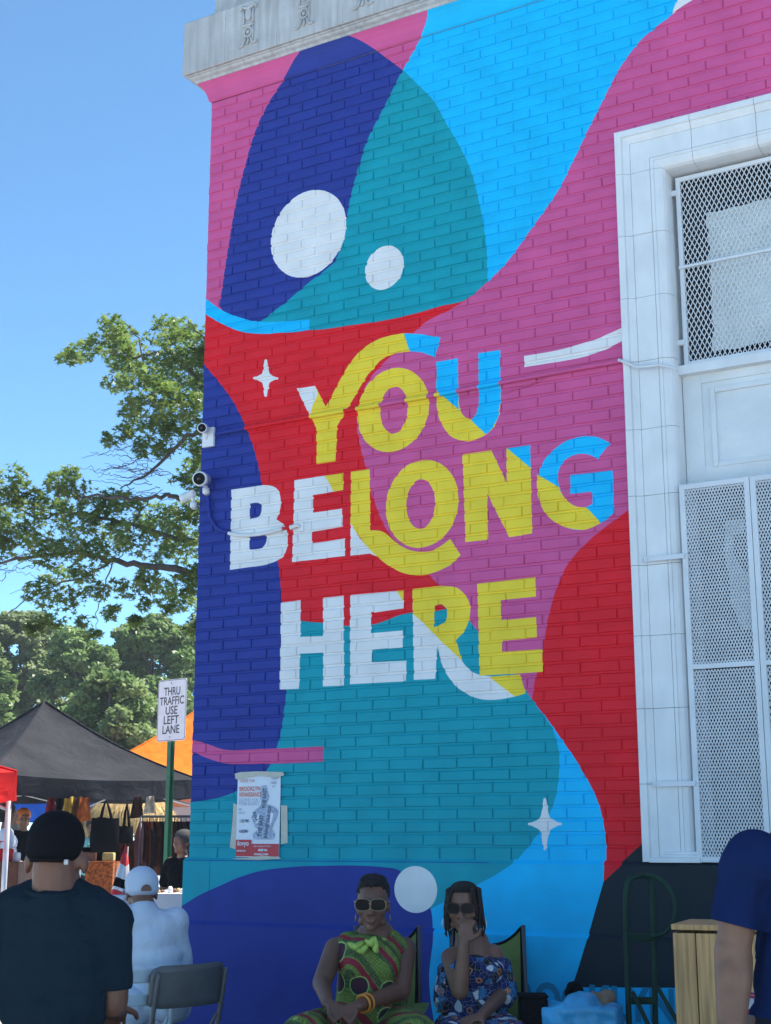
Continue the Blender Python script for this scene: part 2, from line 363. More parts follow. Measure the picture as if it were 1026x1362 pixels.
# the painted plinth, upper course (stands 25 mm proud) and lower course (50 mm)
O1, O2 = .022, .042
B1 = lambda colour, px: add(MUR1, colour, px, O1)
B2 = lambda colour, px: add(MUR2, colour, px, O2)
B1('teal', [(200, 1130), (689, 1130), (687.5, 1145)] + smooth([(687.5, 1145), (662, 1162), (638, 1175), (605, 1193), (573, 1209), (540, 1232), (520, 1250)]) + [(200, 1260)])
red1 = smooth([(804.4, 1140), (803.5, 1155), (803, 1174), (794.6, 1202), (785, 1236), (780, 1252)])
B1('red', [(804.4, 1140), (803, 1174), (840, 1139)])
B1('black', [(834, 1144), (803, 1173)] + red1[16:] + [(1400, 1260), (1400, 1130), (850, 1130)])
B1('navy', smooth([(220, 1220), (243, 1204.5), (266.5, 1190), (293, 1178), (318, 1167), (346, 1158.5), (374, 1154.5), (405, 1152), (435, 1151.5), (464, 1151), (493, 1152), (511, 1153.5), (530, 1157), (552, 1174), (566, 1192), (573, 1209), (575.5, 1225), (576, 1250)]) + [(200, 1260)])
addw(MUR1, 'white', ellw(553, 1183, 28.4, 31.2, O1))
B2('navy', [(200, 1215), (576, 1215)] + smooth([(576, 1230), (576, 1252), (573.5, 1272), (571, 1297), (573, 1330), (580, 1380), (590, 1500)]) + [(200, 1600)])
B2('black', smooth([(788, 1236), (781, 1250), (765, 1301), (757, 1313)]) + [(900, 1314), (1400, 1335), (1400, 1200), (790, 1200)])

def seg_clip(a, b_, r):
    x0, x1, y0, y1 = r; dx, dy = b_[0] - a[0], b_[1] - a[1]; t0, t1 = 0., 1.
    for p, q in ((-dx, a[0] - x0), (dx, x1 - a[0]), (-dy, a[1] - y0), (dy, y1 - a[1])):
        if abs(p) < 1e-12:
            if q < 0: return None
        else:
            t = q / p
            if p < 0: t0 = max(t0, t)
            else: t1 = min(t1, t)
    if t1 - t0 < 1e-6: return None
    return ((a[0] + t0 * dx, a[1] + t0 * dy), (a[0] + t1 * dx, a[1] + t1 * dy))
def inside(p, poly):
    c = False; x, y = p; j = len(poly) - 1
    for i in range(len(poly)):
        xi, yi = poly[i]; xj, yj = poly[j]
        if (yi > y) != (yj > y) and x < (xj - xi) * (y - yi) / (yj - yi) + xi: c = not c
        j = i
    return c
def paint_rect(lst, rect, default, extra=None):
    """cut a rectangle of the wall along the painted outlines: verts, triangles, colours"""
    x0, x1, y0, y1 = rect
    here = [m for m in lst if m[3][0] < x1 and m[3][1] > x0 and m[3][2] < y1 and m[3][3] > y0]
    V = [Vector(p) for p in ((x0, y0), (x1, y0), (x1, y1), (x0, y1))]; E_ = [(0, 1), (1, 2), (2, 3), (3, 0)]
    def addseg(a, b2):
        n = len(V); V.append(Vector(a)); V.append(Vector(b2)); E_.append((n, n + 1))
    if extra:
        for a, b2 in extra: addseg(a, b2)
    for m in here:
        for poly in [m[1]] + m[2]:
            for a, b2 in zip(poly, poly[1:] + poly[:1]):
                s = seg_clip(a, b2, rect)
                if s: addseg(*s)
    vo, eo, fo, *_ = delaunay_2d_cdt(V, E_, [], 0, 1e-5)
    tris = []
    for f in fo:
        a, b2, c = [vo[i] for i in f]
        if abs((b2 - a).cross(c - a)) < 1e-10: continue
        p = ((a.x + b2.x + c.x) / 3, (a.y + b2.y + c.y) / 3); k = default
        for m in reversed(here):
            bb = m[3]
            if bb[0] <= p[0] <= bb[1] and bb[2] <= p[1] <= bb[3] and inside(p, m[1]) and not any(inside(p, h) for h in m[2]):
                k = m[0]; break
        tris.append((tuple(f), k))
    return vo, tris
def paint_mesh(name, items):                    # items: list of (verts3d, tris)
    vs_, fs_, ks_ = [], [], []
    for v, t in items:
        n = len(vs_); vs_ += v
        for f, k in t: fs_.append(tuple(i + n for i in f)); ks_.append(k)
    me = bpy.data.meshes.new(name); me.from_pydata(vs_, [], fs_)
    me.polygons.foreach_set('material_index', ks_)
    for m in PM: me.materials.append(m)
    bm = bmesh.new(); bm.from_mesh(me)
    for f in bm.faces:                       # facing out of the wall (-y), or upwards
        if f.normal.y > 1e-6: f.normal_flip()
    bm.to_mesh(me); bm.free()
    return me

bld = thing('brick_building', 'corner brick building with a colourful painted mural wall reading you belong here', 'building', WP(0, 0, 0), BROT)
# mortar bed behind the bricks
WEND, ZW, ZTOP, ZSILL = 2.835, 5.2475, 6.236, 1.2915
UMAX = 4.6
items = []
for rect in ((0, WEND, ZSILL, ZTOP), (WEND, UMAX, ZW, ZTOP)):
    vo, tr = paint_rect(MUR, rect, PI['magenta'])
    items.append(([(v.x, 0.0080, v.y) for v in vo], tr))
wall_part = link('brick_wall', paint_mesh('brick_wall', items), PM, bld)
# bricks
def brick(u0, u1, z0, z1, rng):
    rect = (u0, u1, z0, z1); bv = .0056; dp = .0105
    bs, bb, bt_ = .0055, .0035, .0095
    i0, i1, j0, j1 = u0 + bs, u1 - bs, z0 + bb, z1 - bt_
    q = [(i0, j0), (i1, j0), (i1, j1), (i0, j1)]; ex = list(zip(q, q[1:] + q[:1]))
    ex += list(zip([(u0, z0), (u1, z0), (u1, z1), (u0, z1)], q))
    vo, tr = paint_rect(MUR, rect, PI['magenta'], ex)
    tx, tz, off = rng.gauss(0, .006), rng.gauss(0, .022), rng.gauss(0, .0008)
    jit = [(rng.gauss(0, .0011), rng.gauss(0, .0011)) for _ in range(4)]
    out = []
    for v in vo:
        hs = max(0, min(1, min((v.x - u0) / bs, (u1 - v.x) / bs))); hv = max(0, min(1, min((v.y - z0) / bb, (z1 - v.y) / bt_)))
        h = min(hs, hv)
        s, t = (v.x - u0) / (u1 - u0), (v.y - z0) / (z1 - z0)
        w4 = ((1 - s) * (1 - t), s * (1 - t), s * t, (1 - s) * t)
        du = sum(a * k[0] for a, k in zip(w4, jit)); dz = sum(a * k[1] for a, k in zip(w4, jit))
        y = max(dp * (1 - hv), .0034 * (1 - hs)) - (off + tx * (v.x - (u0 + u1) / 2) + tz * (v.y - (z0 + z1) / 2)) * (h > .98)
        out.append((v.x + du, y, v.y + dz))
    return out, tr
rng = random.Random(3); bricks = []
PZ = .0676; zk = [ZSILL] + [1.3714 + PZ * k for k in range(73)]
for r_, (za, zb) in enumerate(zip(zk[:-1], zk[1:])):
    if zb > ZTOP + .02: break
    zb = min(zb, ZTOP)
    gz = .0034
    off = .110 if r_ % 2 else .212
    js = [0.0] + [off + .2105 * k + rng.gauss(0, .003) for k in range(24)]
    xr = WEND if za < ZW - .03 else UMAX
    for ua, ub in zip(js[:-1], js[1:]):
        if ua >= xr - .01: break
        ub2 = min(ub, xr)
        gu = rng.uniform(.0003, .0008)
        bricks.append((ua + (gu if ua > 0 else -.001 + rng.uniform(-.002, .002)), ub2 - gu, za + gz, zb - gz))
def proj_area(q):
    c = WP((q[0] + q[1]) / 2, 0, (q[2] + q[3]) / 2) - Vector((0, 0, CAMH))
    d = c.length; px = CX + FP * c.x / (c.y * math.cos(TH) + c.z * math.sin(TH))
    if px > 1040: return 0
    return (q[1] - q[0]) * (q[3] - q[2]) / d ** 2 * abs(c.dot(BK)) / d
order = sorted(range(len(bricks)), key=lambda i: -proj_area(bricks[i])); big = set(order[:298])
rest = []
for i, q in enumerate(bricks):
    it = brick(*q, rng)
    if i in big: link('brick', paint_mesh('brick', [it]), PM, wall_part)
    else: rest.append(it)
link('brick_field', paint_mesh('brick_field', rest), PM, wall_part, kind='stuff')
# plinth courses with sloped tops
def plinth(name, lst, z0, z1, out, back, default, u0, u1, joints):
    items = []
    us = [u0] + joints + [u1]
    for k, (a, c) in enumerate(zip(us[:-1], us[1:])):
        a2 = a + (.0012 if k else 0); c2 = c - .0012
        vo, tr = paint_rect(lst, (a2, c2, z0, z1 - .012), default)
        items.append(([(v.x, -out + .0012 * noise.noise((v.x * 3, v.y * 3, out * 50)), v.y) for v in vo], tr))
        # rounded nosing and wash up to the course above
        prof = [(-out, z1 - .012), (-out + .005, z1 - .005), (-out + .012, z1), (-back + .001, z1 + .012)]
        n = max(2, int((c2 - a2) / .012))
        V_, T_ = [], []
        def colour_at(u, z):
            k_ = default
            for m in reversed(lst):
                if inside((u, z), m[1]): k_ = m[0]; break
            return k_
        for i in range(n + 1):
            u = a2 + (c2 - a2) * i / n
            for y, z in prof: V_.append((u, y, z + .0015 * noise.noise((u * 9, y * 30, z))))
        for i in range(n):
            kc = colour_at(a2 + (c2 - a2) * (i + .5) / n, z1 - .013)
            for j in range(3):
                p = i * 4 + j; T_ += [((p, p + 4, p + 5), kc), ((p, p + 5, p + 1), kc)]
        items.append((V_, T_))
    return link(name, paint_mesh(name, items), PM, bld)
UB = 9.0
p1 = plinth('plinth_upper_course', MUR1, .944, ZSILL, O1, 0.0, PI['sky'], -O1, UB, [.175])
p2 = plinth('plinth_lower_course', MUR2, 0.0, .936, O2, O1, PI['sky'], -O2, UB, [])
b = MB()
b.box((1.0 - O1 + .003, 2.999 , .646), (2.0, 6.0 + O1 * 2 - .01, 1.285)); b.box((-O2 / 2 - .004 , 3.0, .467), (O2 - .012, 6.0, .934))
b.build('plinth_return', PM[PI['navy']], bld)
# painted street name along the foot of the wall
me = text_mesh('BROOKLYN', .2, .006)
xs_ = [v.co.x for v in me.vertices]; ys_ = [v.co.y for v in me.vertices]
ua, ub = W(664, 1330, O2)[0], W(897, 1330, O2)[0]; zt = W(730, 1306, O2)[1]
me.transform(Matrix.Translation(((ua), -O2 - .0025, zt)) @ Matrix.Rotation(R(90), 4, 'X') @ Matrix.Diagonal(((ub - ua) / (max(xs_) - min(xs_)), .165 / (max(ys_) - min(ys_)), 1, 1)) @ Matrix.Translation((-min(xs_), -max(ys_), 0)))
link('painted_lettering', me, PM[PI['brookteal']], bld, label='dark blue green word painted along the foot of the wall')

# left return wall, roof, plain wall beyond the window
b = MB()
b.box((.152, 4.02, 3.45), (.30, 8.0, 6.9)); b.build('side_wall', PM[PI['navy']], bld)
b = MB(); b.box((6.8, .21, 3.1), (4.38, .40, 6.2)); b.build('far_wall', PM[PI['magenta']], bld)
b = MB(); b.box((4.5, 4.0, 6.93), (9.0, 7.98, .2)); b.build('roof', m_stone, bld)
# cornice: painted cove, moulding, face blocks
COVE = [(0.001, ZTOP - .004), (.012, ZTOP + .004), (.016, ZTOP + .02), (.022, ZTOP + .045), (.034, ZTOP + .075), (.052, ZTOP + .10), (.072, ZTOP + .119)]
its = []
for (oa, za), (ob, zb) in zip(COVE[:-1], COVE[1:]):
    vo, tr = paint_rect(MUR, (-.072, 8.0, za, zb), PI['magenta'])
    V_ = []
    for v in vo:
        t = (v.y - za) / (zb - za); o_ = oa + t * (ob - oa); V_.append((max(v.x, -o_), -o_, v.y))
    its.append((V_, tr))
link('painted_cove', paint_mesh('painted_cove', its), PM, bld)
b = MB()
b.grid([[(-o, -o, z) for o, z in COVE], [(-o, 6, z) for o, z in COVE]])
b.build('cove_return', m_stone, bld)
def cornice_sweep(prof, ua, ub, ret=False):
    b = MB()
    rows = [[(ub, -o, z) for o, z in prof], [(ua if not ret else -o, -o, z) for o, z in prof]]
    if ret: rows.append([(-o, 6.0, z) for o, z in prof])
    Rr = b.grid(rows, smooth=False)
    b.cap(Rr[0]); b.cap(Rr[-1][::-1])
    return b
MOLD = [(0.0, 6.352), (.076, 6.3555), (.078, 6.366), (.084, 6.372), (.094, 6.3745), (.104, 6.380), (.110, 6.390), (.122, 6.3935), (.124, 6.400), (0.0, 6.402)]
cornice_sweep(MOLD, 0, 8.6, True).build('cornice_moulding', m_stone, bld)
FACE = [(0.0, 6.4025), (.138, 6.4025), (.1425, 6.408), (.140, 6.788), (.135, 6.795), (-.02, 6.812)]
us = [-1, .205, .62, 1.12, 1.9, 2.8, 3.7, 4.7, 5.7, 6.7, 7.7, 8.6]
for k, (a, c) in enumerate(zip(us[:-1], us[1:])):
    cornice_sweep(FACE, a + .001, c - .001, k == 0).build('cornice_block', m_stone, bld)
b = MB(); b.box((4.4, .3, 6.868), (8.8, .6, .118), bev=.006); b.box((.3, 3.5, 6.868), (.59, 6.1, .116), bev=.006); b.build('parapet_base', m_stone, bld)
m_slate = mat('dark_coping', (.10, .10, .12), .6)
b = MB(); b.box((4.42, 3.32, 7.98), (8.8, 6.6, 2.1)); b.build('upper_storey', m_slate, bld)
# carved drops on the cornice
def carved(u, zc):
    b = MB(); y = -.1415
    g = lambda du, dz, o=.006: (u + du, y - o, zc + dz)
    b.tube([g(-.052, .122), g(-.060, .140), g(-.046, .150), g(-.030, .136), g(0, .128), g(.030, .136), g(.046, .150), g(.060, .140), g(.052, .122)], .0105, 7)
    b.ell(g(0, .085), (.026, .012, .048)); b.tube([g(-.040, .120), g(-.034, .070), g(-.038, .020)], .008, 6); b.tube([g(.040, .120), g(.034, .070), g(.038, .020)], .008, 6)
    b.tube([g(-.042, .012), g(-.018, .004), g(.018, .004), g(.042, .012)], .012, 7)
    b.tube([g(.030 * math.cos(a), -.045 + .034 * math.sin(a)) for a in [k * math.pi / 8 for k in range(16)]], .009, 6, closed=True)
    b.ell(g(0, -.045), (.014, .012, .016)); b.tube([g(.036, 0), g(.040, -.06), g(.034, -.11)], .007, 6)
    for s in (-1, 1): b.tube([g(s * .018, -.082), g(s * .028, -.112), g(s * .046, -.134), g(s * .058, -.128)], [.009, .009, .011, .009], 6)
    b.ell(g(-.060, -.138), (.016, .012, .010)); b.ell(g(.060, -.130), (.016, .012, .010)); b.tube([g(0, -.084), g(.004, -.112), g(-.008, -.134)], .009, 6)
    b.build('carved_ornament', m_stone, bld)
for k in range(4): carved(.395 + .437 * k, 6.607)

# ------------------------------------------------------------------ window bay
TP = [(0, -.004), (0, .030), (.004, .034), (.036, .034), (.039, .031), (.0395, .022), (.046, .024), (.058, .020), (.070, .012), (.0785, .009), (.0795, .004), (.083, .0095), (.19, .0095), (.1905, .004), (.194, .004), (.1945, .012), (.212, .012), (.2125, .007), (.216, .008), (.240, .004), (.256, -.006), (.266, -.022), (.270, -.045), (.272, -.16)]
sur = thing('t', None, None, world=False); bpy.data.objects.remove(sur)
surround = MB()                                     # dark joint bed behind the blocks
surround.box((WEND + .12, .026, (ZSILL + ZW) / 2), (.236, .04, ZW - ZSILL - .01)); surround.box((WEND + 1.0, .0262, ZW - .13), (1.9, .04, .25))
win_sur = surround.build('window_surround', m_joint, bld)
jz = [1.296] + [W(862, y, .01)[1] for y in (1043, 942.7, 845.7, 751.7, 659, 570, 479, 393.7, 309.5, 226)]
jz = [jz[0]] + jz[1:]
for k, (a, c) in enumerate(zip(jz[:-1], jz[1:])):
    b = MB(); jt = random.uniform(-.0012, .0012)
    tp = TP
    rows = [[(WEND + t, -o - (jt if o > 0 else 0), z) for t, o in tp] for z in (a + .0012, c - .0012)]
    Rr = b.grid(rows, smooth=False); b.cap(Rr[0]); b.cap(Rr[1][::-1]); b.build('surround_block', m_terra, win_sur)
# head: corner mitred, blocks along the lintel
def head_block(ua, ub, miter):
    b = MB(); j = random.uniform(-.001, .001)
    L_ = [(WEND + t if miter else ua, -o - (j if o > 0 else 0), ZW - t) for t, o in TP]; R2 = [(ub, -o - (j if o > 0 else 0), ZW - t) for t, o in TP]
    rows = [L_, R2]
    if miter: rows = [[(WEND + t, -o - (j if o > 0 else 0), jz[-1] + .0012) for t, o in TP]] + rows
    Rr = b.grid(rows, smooth=False); b.cap(Rr[0]); b.cap(Rr[-1][::-1])
    b.build('surround_block', m_terra, win_sur)
hu = [WEND, W(920, 175)[0], 3.62, 4.1, 4.6]
for k, (a, c) in enumerate(zip(hu[:-1], hu[1:])): head_block(a + .001, c - .0015, k == 0)
b = MB()   # sill moulding at the foot of the jamb
for o, za, zb in ((.036, 1.294, 1.318), (.028, 1.318, 1.332), (.020, 1.332, 1.348)): b.box((WEND + .165 + (.04 if o < .03 else 0), -o / 2 + .004, (za + zb) / 2), (.26 - (.08 if o < .03 else 0), o + .01, zb - za), bev=.003)
b.build('sill_moulding', m_terra, win_sur)
# infill wall of the bay: panel between upper and lower window
bay = MB(); bay.box((3.9, .16, 3.53), (1.6, .06, .68)); bay = bay.build('spandrel_panel', m_peel, bld)
def frame(name, ua, ub, za, zb, wd, out, th, m, parent, bev=.003):
    b = MB(); yc = -out + th / 2
    b.box((ua + wd / 2, yc, (za + zb) / 2), (wd, th, zb - za), bev=bev); b.box((ub - wd / 2, yc, (za + zb) / 2), (wd, th, zb - za), bev=bev)
    for z in (za + wd / 2, zb - wd / 2): b.box(((ua + ub) / 2, yc + .0008, z), (ub - ua - 2 * wd + .002, th - .002, wd), bev=bev)
    return b.build(name, m, parent)
pz0, pz1 = W(948, 622, -.125)[1], W(935, 518, -.125)[1]
frame('panel_moulding', 3.255, 4.5, pz0, pz1, .028, -.113, .02, m_peel, bay, bev=.006)
frame('panel_frame', 3.11, 4.6, 3.21, 3.865, .10, -.119, .012, m_peel, bay)
# expanded metal: staggered diamond strands
def expanded(ua, ub, za, zb, dw, dh, out, strand, m, parent, name='expanded_metal_mesh'):
    b = MB(); n = int((ub - ua) / (dw / 2)); rowsn = int((zb - za) / dh) + 1
    th = .0022
    def bar(p, q):
        d = Vector((q[0] - p[0], 0, q[1] - p[1])); l = d.length; t = d / l; nrm = Vector((-t.z, 0, t.x)) * strand / 2
        a = Vector((p[0], -out, p[1])); c = Vector((q[0], -out, q[1])); y = Vector((0, -th, 0))
        v = [b.bm.verts.new(x) for x in (a + nrm, c + nrm, c - nrm, a - nrm, a + nrm * .6 + y, c + nrm * .6 + y, c - nrm * .6 + y, a - nrm * .6 + y)]
        for f in ((4, 5, 6, 7), (0, 1, 5, 4), (2, 3, 7, 6), (3, 2, 1, 0)): b.bm.faces.new([v[i] for i in f])
    for j in range(rowsn * 2):
        z = za + j * dh / 2
        if z + dh / 2 > zb + dh * .3: break
        for i in range(n + 1):
            u = ua + i * dw / 2
            if (i + j) % 2 == 0:
                if u + dw / 2 <= ub + .002: bar((u, z), (u + dw / 2, min(zb, z + dh / 2)))
                if u - dw / 2 >= ua - .002: bar((u, z), (u - dw / 2, min(zb, z + dh / 2)))
    return b.build(name, m, parent)
def blank(name, c, size, m, parent): b = MB(); b.box(c, size); return b.build(name, m, parent)
# upper window
uw = MB(); OU = -.105
uu, uz1 = W(898, 237, OU); uz0 = W(906, 488, OU)[1]
fr = frame('upper_window_screen', uu, 4.55, uz0, uz1, .024, OU, .022, m_whitepaint, bld)
expanded(uu + .022, 4.0, uz0 + .02, uz1 - .02, .0265, .052, OU - .008, .0052, m_whitepaint, fr)
zb_ = W(905, 357, OU)[1]; blank('cross_bar', ((uu + 4.5) / 2, -OU - .004, zb_), (4.5 - uu, .02, .014), m_whitepaint, fr)
for y in (258, 458):
    zz = W(897, y, OU)[1]; b = MB(); b.box((uu - .012, -OU - .004, zz), (.04, .018, .03), bev=.003); b.ell((uu - .026, -OU - .015, zz), (.006, .006, .006), n=8, k=6); b.build('hinge', m_whitepaint, fr)
b = MB(); b.box((3.85, .30, (uz0 + uz1) / 2 + .1), (1.5, .02, uz1 - uz0 + .5)); pane = b.build('window_pane', m_dark, bld)
m_board = mat('cracked_board', (.74, .78, .75), .7, .12, 7.0, 1.0, 14, bdist=.03)
def peel_board(name, ua, ub, za, zb, y, m, parent, seed, amp=.012):
    b = MB(); n1, n2 = 40, 40; rows = []
    for i in range(n1 + 1):
        r = []
        for j in range(n2 + 1):
            u = ua + (ub - ua) * i / n1; z = za + (zb - za) * j / n2
            e = .018 * noise.noise((i * .35 + seed, j * .35, seed)) if i in (0, n1) or j in (0, n2) else 0
            r.append((u + e, y + amp * noise.noise((u * 9 + seed, z * 5, 0)) + amp * .6 * noise.noise((u * 25, z * 17, seed)), z + e))
        rows.append(r)
    b.grid(rows); return b.build(name, m, parent)
bl = W(938, 285, -.17)
peel_board('old_roller_blind', bl[0], 4.5, uz0 + .09, bl[1] + .02, .20, m_board, pane, 3.3)
blank('window_reveal', (3.85, .135, uz1 + .10), (1.5, .10, .16), m_terra, bld)
blank('window_ledge', (3.85, .135, uz0 - .03), (1.5, .13, .05), m_terra, bld)
# lower window: steel security screens standing in front of the surround
OL = .030
lu0 = W(903, 645, OL)[0]; lz1 = W(903, 645, OL)[1]; lz0 = W(932, 1147, OL)[1]; lu1 = W(993, 645, OL)[0] + .002
zc_ = W(921, 887, OL)[1]
def sec_screen(ua, ub, first):
    w_ = .028
    fr = frame('security_screen', ua, ub, lz0, lz1, w_, OL, .024, m_whitepaint, bld)
    blank('cross_bar', ((ua + ub) / 2, -OL + .010, zc_), (ub - ua - 2 * w_ + .004, .02, .024), m_whitepaint, fr)
    for a, c in ((lz0 + w_, zc_ - .012), (zc_ + .012, lz1 - w_)):
        expanded(ua + w_ - .003, ub - w_ + .003, a, c, .0158, .0335 if first else .0335, OL - .012, .0058, m_whitepaint, fr)
    return fr
s1 = sec_screen(lu0, lu1 + .012, True); s2 = sec_screen(lu1 + .0145, lu1 + .42, True)
for y in (742, 1041):
    pa = W(858 if y < 900 else 869, y + 2, OL + .012); b = MB()
    b.box(((pa[0] + lu0) / 2 + .004, -OL - .006, pa[1]), (lu0 - pa[0] + .02, .010, .026), bev=.002)
    b.ell((pa[0] + .012, -OL - .012, pa[1]), (.008, .006, .008), n=10, k=6); b.build('fixing_strap', m_whitepaint, s1)
b = MB(); b.box((3.85, .30, 2.2), (1.5, .02, 2.1)); pane2 = b.build('window_pane', m_dark, bld)
m_plastic = mat('translucent_sheet', (.62, .66, .70), .5, .1, 9, .5, 20)
hang = [W(px, py, -.06) for px, py in ((965, 692), (988, 690), (990, 705), (975, 712), (974, 735), (985, 755), (1002, 768), (1008, 840), (985, 835), (972, 800), (970, 770), (963, 735))]
b = MB(); b.prism([(u, .065 + .004 * (i % 3), z) for i, (u, z) in enumerate(hang)], (0, .02, 0)); b.build('torn_white_sheet', m_plastic, pane2)
blank('window_reveal', (3.095, .265, 3.2), (.02, .40, 4.1), m_terra, bld)
blank('bay_back', (3.85, .45, 3.3), (1.6, .05, 4.2), m_dark, bld)

# ------------------------------------------------------------------ things fixed to the wall
def wall_thing(name, label, cat, u, out, z, group=None):
    return thing(name, label, cat, WP(u, out, z), BROT, group, world=False)
ca = W(289, 577, .012); cb = W(826, 481, .012)
cd = wall_thing('cable_conduit', 'thin painted cable conduit running across the letters of the top word', 'conduit', ca[0], 0, ca[1])
n = 320; segs = []
for i in range(n + 1):
    t = i / n; u = (cb[0] - ca[0]) * t; z = (cb[1] - ca[1]) * t + .003 * math.sin(t * 9)
    segs.append((u, z))
def mural_col(u, z):
    for m in reversed(MUR):
        if inside((u, z), m[1]) and not any(inside((u, z), h) for h in m[2]): return m[0]
    return PI['magenta']
b = MB()
rows = []; N_ = 8
for (u, z) in segs: rows.append([(u, -.0155 - .0125 * math.cos(2 * math.pi * k / N_), z + .0125 * math.sin(2 * math.pi * k / N_)) for k in range(N_)])
for i in range(n):
    k_ = mural_col(ca[0] + (segs[i][0] + segs[i + 1][0]) / 2, ca[1] + segs[i][1]); b.grid(rows[i:i + 2], k_, True)
b.build('pipe', PM, cd)
sag = [W(px, py, .008) for px, py in ((826, 481), (836, 485), (850, 491), (865, 490), (880, 488), (897, 491), (905, 496))]
b = MB(); b.tube([(u - ca[0], -.045 - .004 * (i % 2), z - ca[1]) for i, (u, z) in enumerate(sag)], .0085, 8); b.build('loose_cable', m_whitepaint, cd)
sag = [W(px, py, .006) for px, py in ((668, 524), (690, 517), (712, 508), (735, 498))]
b = MB(); b.tube([(u - ca[0], -.006, z - ca[1]) for (u, z) in sag], .0035, 6); b.build('thin_cable', PM[PI['magenta']], cd)
# small loop cable across the B
lp = [W(px, py, .015) for px, py in ((277, 660), (278, 680), (283, 695), (292, 704), (304, 709), (320, 712), (340, 711), (358, 708), (376, 703), (390, 701), (396, 700))]
ct = wall_thing('camera_cable', 'painted cable looping from the lower camera across the first letter', 'cable', lp[0][0], 0, lp[0][1])
b = MB(); q = smooth([(u - lp[0][0], z - lp[0][1]) for u, z in lp], 3); rows = []
b.tube([(u, -.013, z) for u, z in q[:13]], .010, 8, mi=PI['navy']); b.tube([(u, -.013, z) for u, z in q[12:25]], .0115, 8, mi=PI['white']); b.tube([(u, -.013, z) for u, z in q[24:]], .009, 8, mi=PI['red'])
b.build('cable', PM, ct)
b = MB(); e = (lp[-1][0] - lp[0][0], lp[-1][1] - lp[0][1]); b.tube([(e[0] - .05, -.014, e[1] - .002), (e[0] - .03, -.016, e[1]), (e[0] - .004, -.02, e[1] + .004), (e[0] + .012, -.008, e[1])], [.016, .013, .011, .010], 8)
b.box((e[0] + .018, -.004, e[1] - .004), (.035, .008, .055), bev=.003); b.build('junction_fitting', PM[PI['white']], ct)
m_cam = mat('camera_shell', (.72, .73, .74), .35, .04)
m_lens = mat('lens_glass', (.008, .009, .012), .08, spec=.8)
def bullet_cam(u, z, yaw, L_, r, label, plate):
    t = wall_thing('security_camera', label, 'camera', u, 0, z, 'security cameras on the wall corner')
    b = MB()
    if plate: b.box((.03, -.011, -.018), (.088, .022, .125), bev=.004); b.build('mount_plate', m_cam, t)
    else:
        b.tube([(.02, -.003, -.045), (.02, -.02, -.045), (.02, -.02, -.02)], .022, 12); b.build('mount_plate', m_cam, t)
    d = Vector((math.sin(yaw) , -math.cos(yaw), -.18)).normalized()
    c0 = Vector((.02, -.035, .03)); 
    b = MB(); p = [c0 - d * .02, c0 - d * .01, c0 + d * L_ * .55, c0 + d * L_ * .56, c0 + d * L_ * .94, c0 + d * L_ * .99, c0 + d * L_]
    b.tube(p, [r * .5, r * .86, r * .9, r, r, r * .95, r * .8], 20); b.build('housing', m_cam, t)
    b = MB(); b.tube([c0 + d * (L_ - .004), c0 + d * (L_ + .002)], r * .80, 20); ln = b.build('lens', m_black_plastic, t)
    b = MB(); b.ell(c0 + d * (L_ + .001), (r * .33, r * .33, r * .33), n=12, k=8); b.build('lens_glass', m_lens, ln)
    b = MB(); b.tube([(.02, -.012, -.03), (.02, -.03, .005), c0], .013, 8); b.build('bracket', m_cam, t)
    return t
pc = W(278, 578); bullet_cam(pc[0] - .022, pc[1] - .005, R(24), .095, .032, 'upper small white security camera on a square plate at the wall corner', True)
pc = W(277, 640); bullet_cam(pc[0] - .02, pc[1] - .03, R(20), .115, .047, 'large round white security camera below the square mounted one', False)
pc = W(263, 653); t = bullet_cam(pc[0] - .035, pc[1] - .055, R(-100), .09, .030, 'small white security camera poking left round the corner under the large one', False)

# poster
pq = [W(px, py, .004) for px, py in ((317, 1031), (374, 1028), (373, 1139), (315, 1140))]
po = wall_thing('poster', 'white paper event poster with red footer taped to the mural wall', 'poster', (pq[0][0] + pq[1][0]) / 2, .0, pq[3][1])
pw = (pq[1][0] - pq[0][0] + pq[2][0] - pq[3][0]) / 2; ph = pq[0][1] - pq[3][1]
m_paper = mat('poster_paper', (.74, .77, .83), .7, .03, 10); m_tape = mat('masking_tape', (.55, .52, .43), .7, .08, 20)
m_pred = mat('poster_red', (.55, .05, .06), .6); m_ink = mat('poster_ink', (.10, .13, .20), .7); m_pink = mat('poster_orange', (.68, .22, .16), .7); m_pgrey = mat('poster_grey', (.36, .43, .55), .7, .4, 90)
b = MB(); b.grid([[(-pw / 2 + pw * i / 6, -.008 - .004 * math.sin(i * 1.1 + j * .7) * (.4 if 0 < j < 8 else 1), ph * j / 8) for i in range(7)] for j in range(9)]); paper = b.build('paper', m_paper, po)
YP = -.0135
b = MB(); b.box((0, YP, ph * .085), (pw * .985, .001, ph * .15)); b.box((-pw * .315, YP, ph * .185), (pw * .355, .001, ph * .05)); rb = b.build('red_footer', m_pred, po)
def ptxt(body, size, x, z, m, par, bold=.0, align='LEFT', rot=0, xs=.8):
    me = text_mesh(body, size, bold, align, xs)
    me.transform(Matrix.Translation((x * pw, YP - .0016, z * ph)) @ Matrix.Rotation(R(90), 4, 'X') @ Matrix.Rotation(rot, 4, 'Z')); link('lettering', me, m, par)
ptxt('ASASE YAA', .026, -.42, .925, m_pink, po); ptxt('BROOKLYN', .036, -.44, .825, m_pink, po, .0008, xs=.78); ptxt('RENAISSANCE', .036, -.44, .755, m_pink, po, .0008, xs=.70)
ptxt('JOURNEY FOR', .028, -.44, .69, m_pgrey, po, xs=.75); ptxt('YOUR SOURCE', .028, -.44, .645, m_pgrey, po, xs=.75)
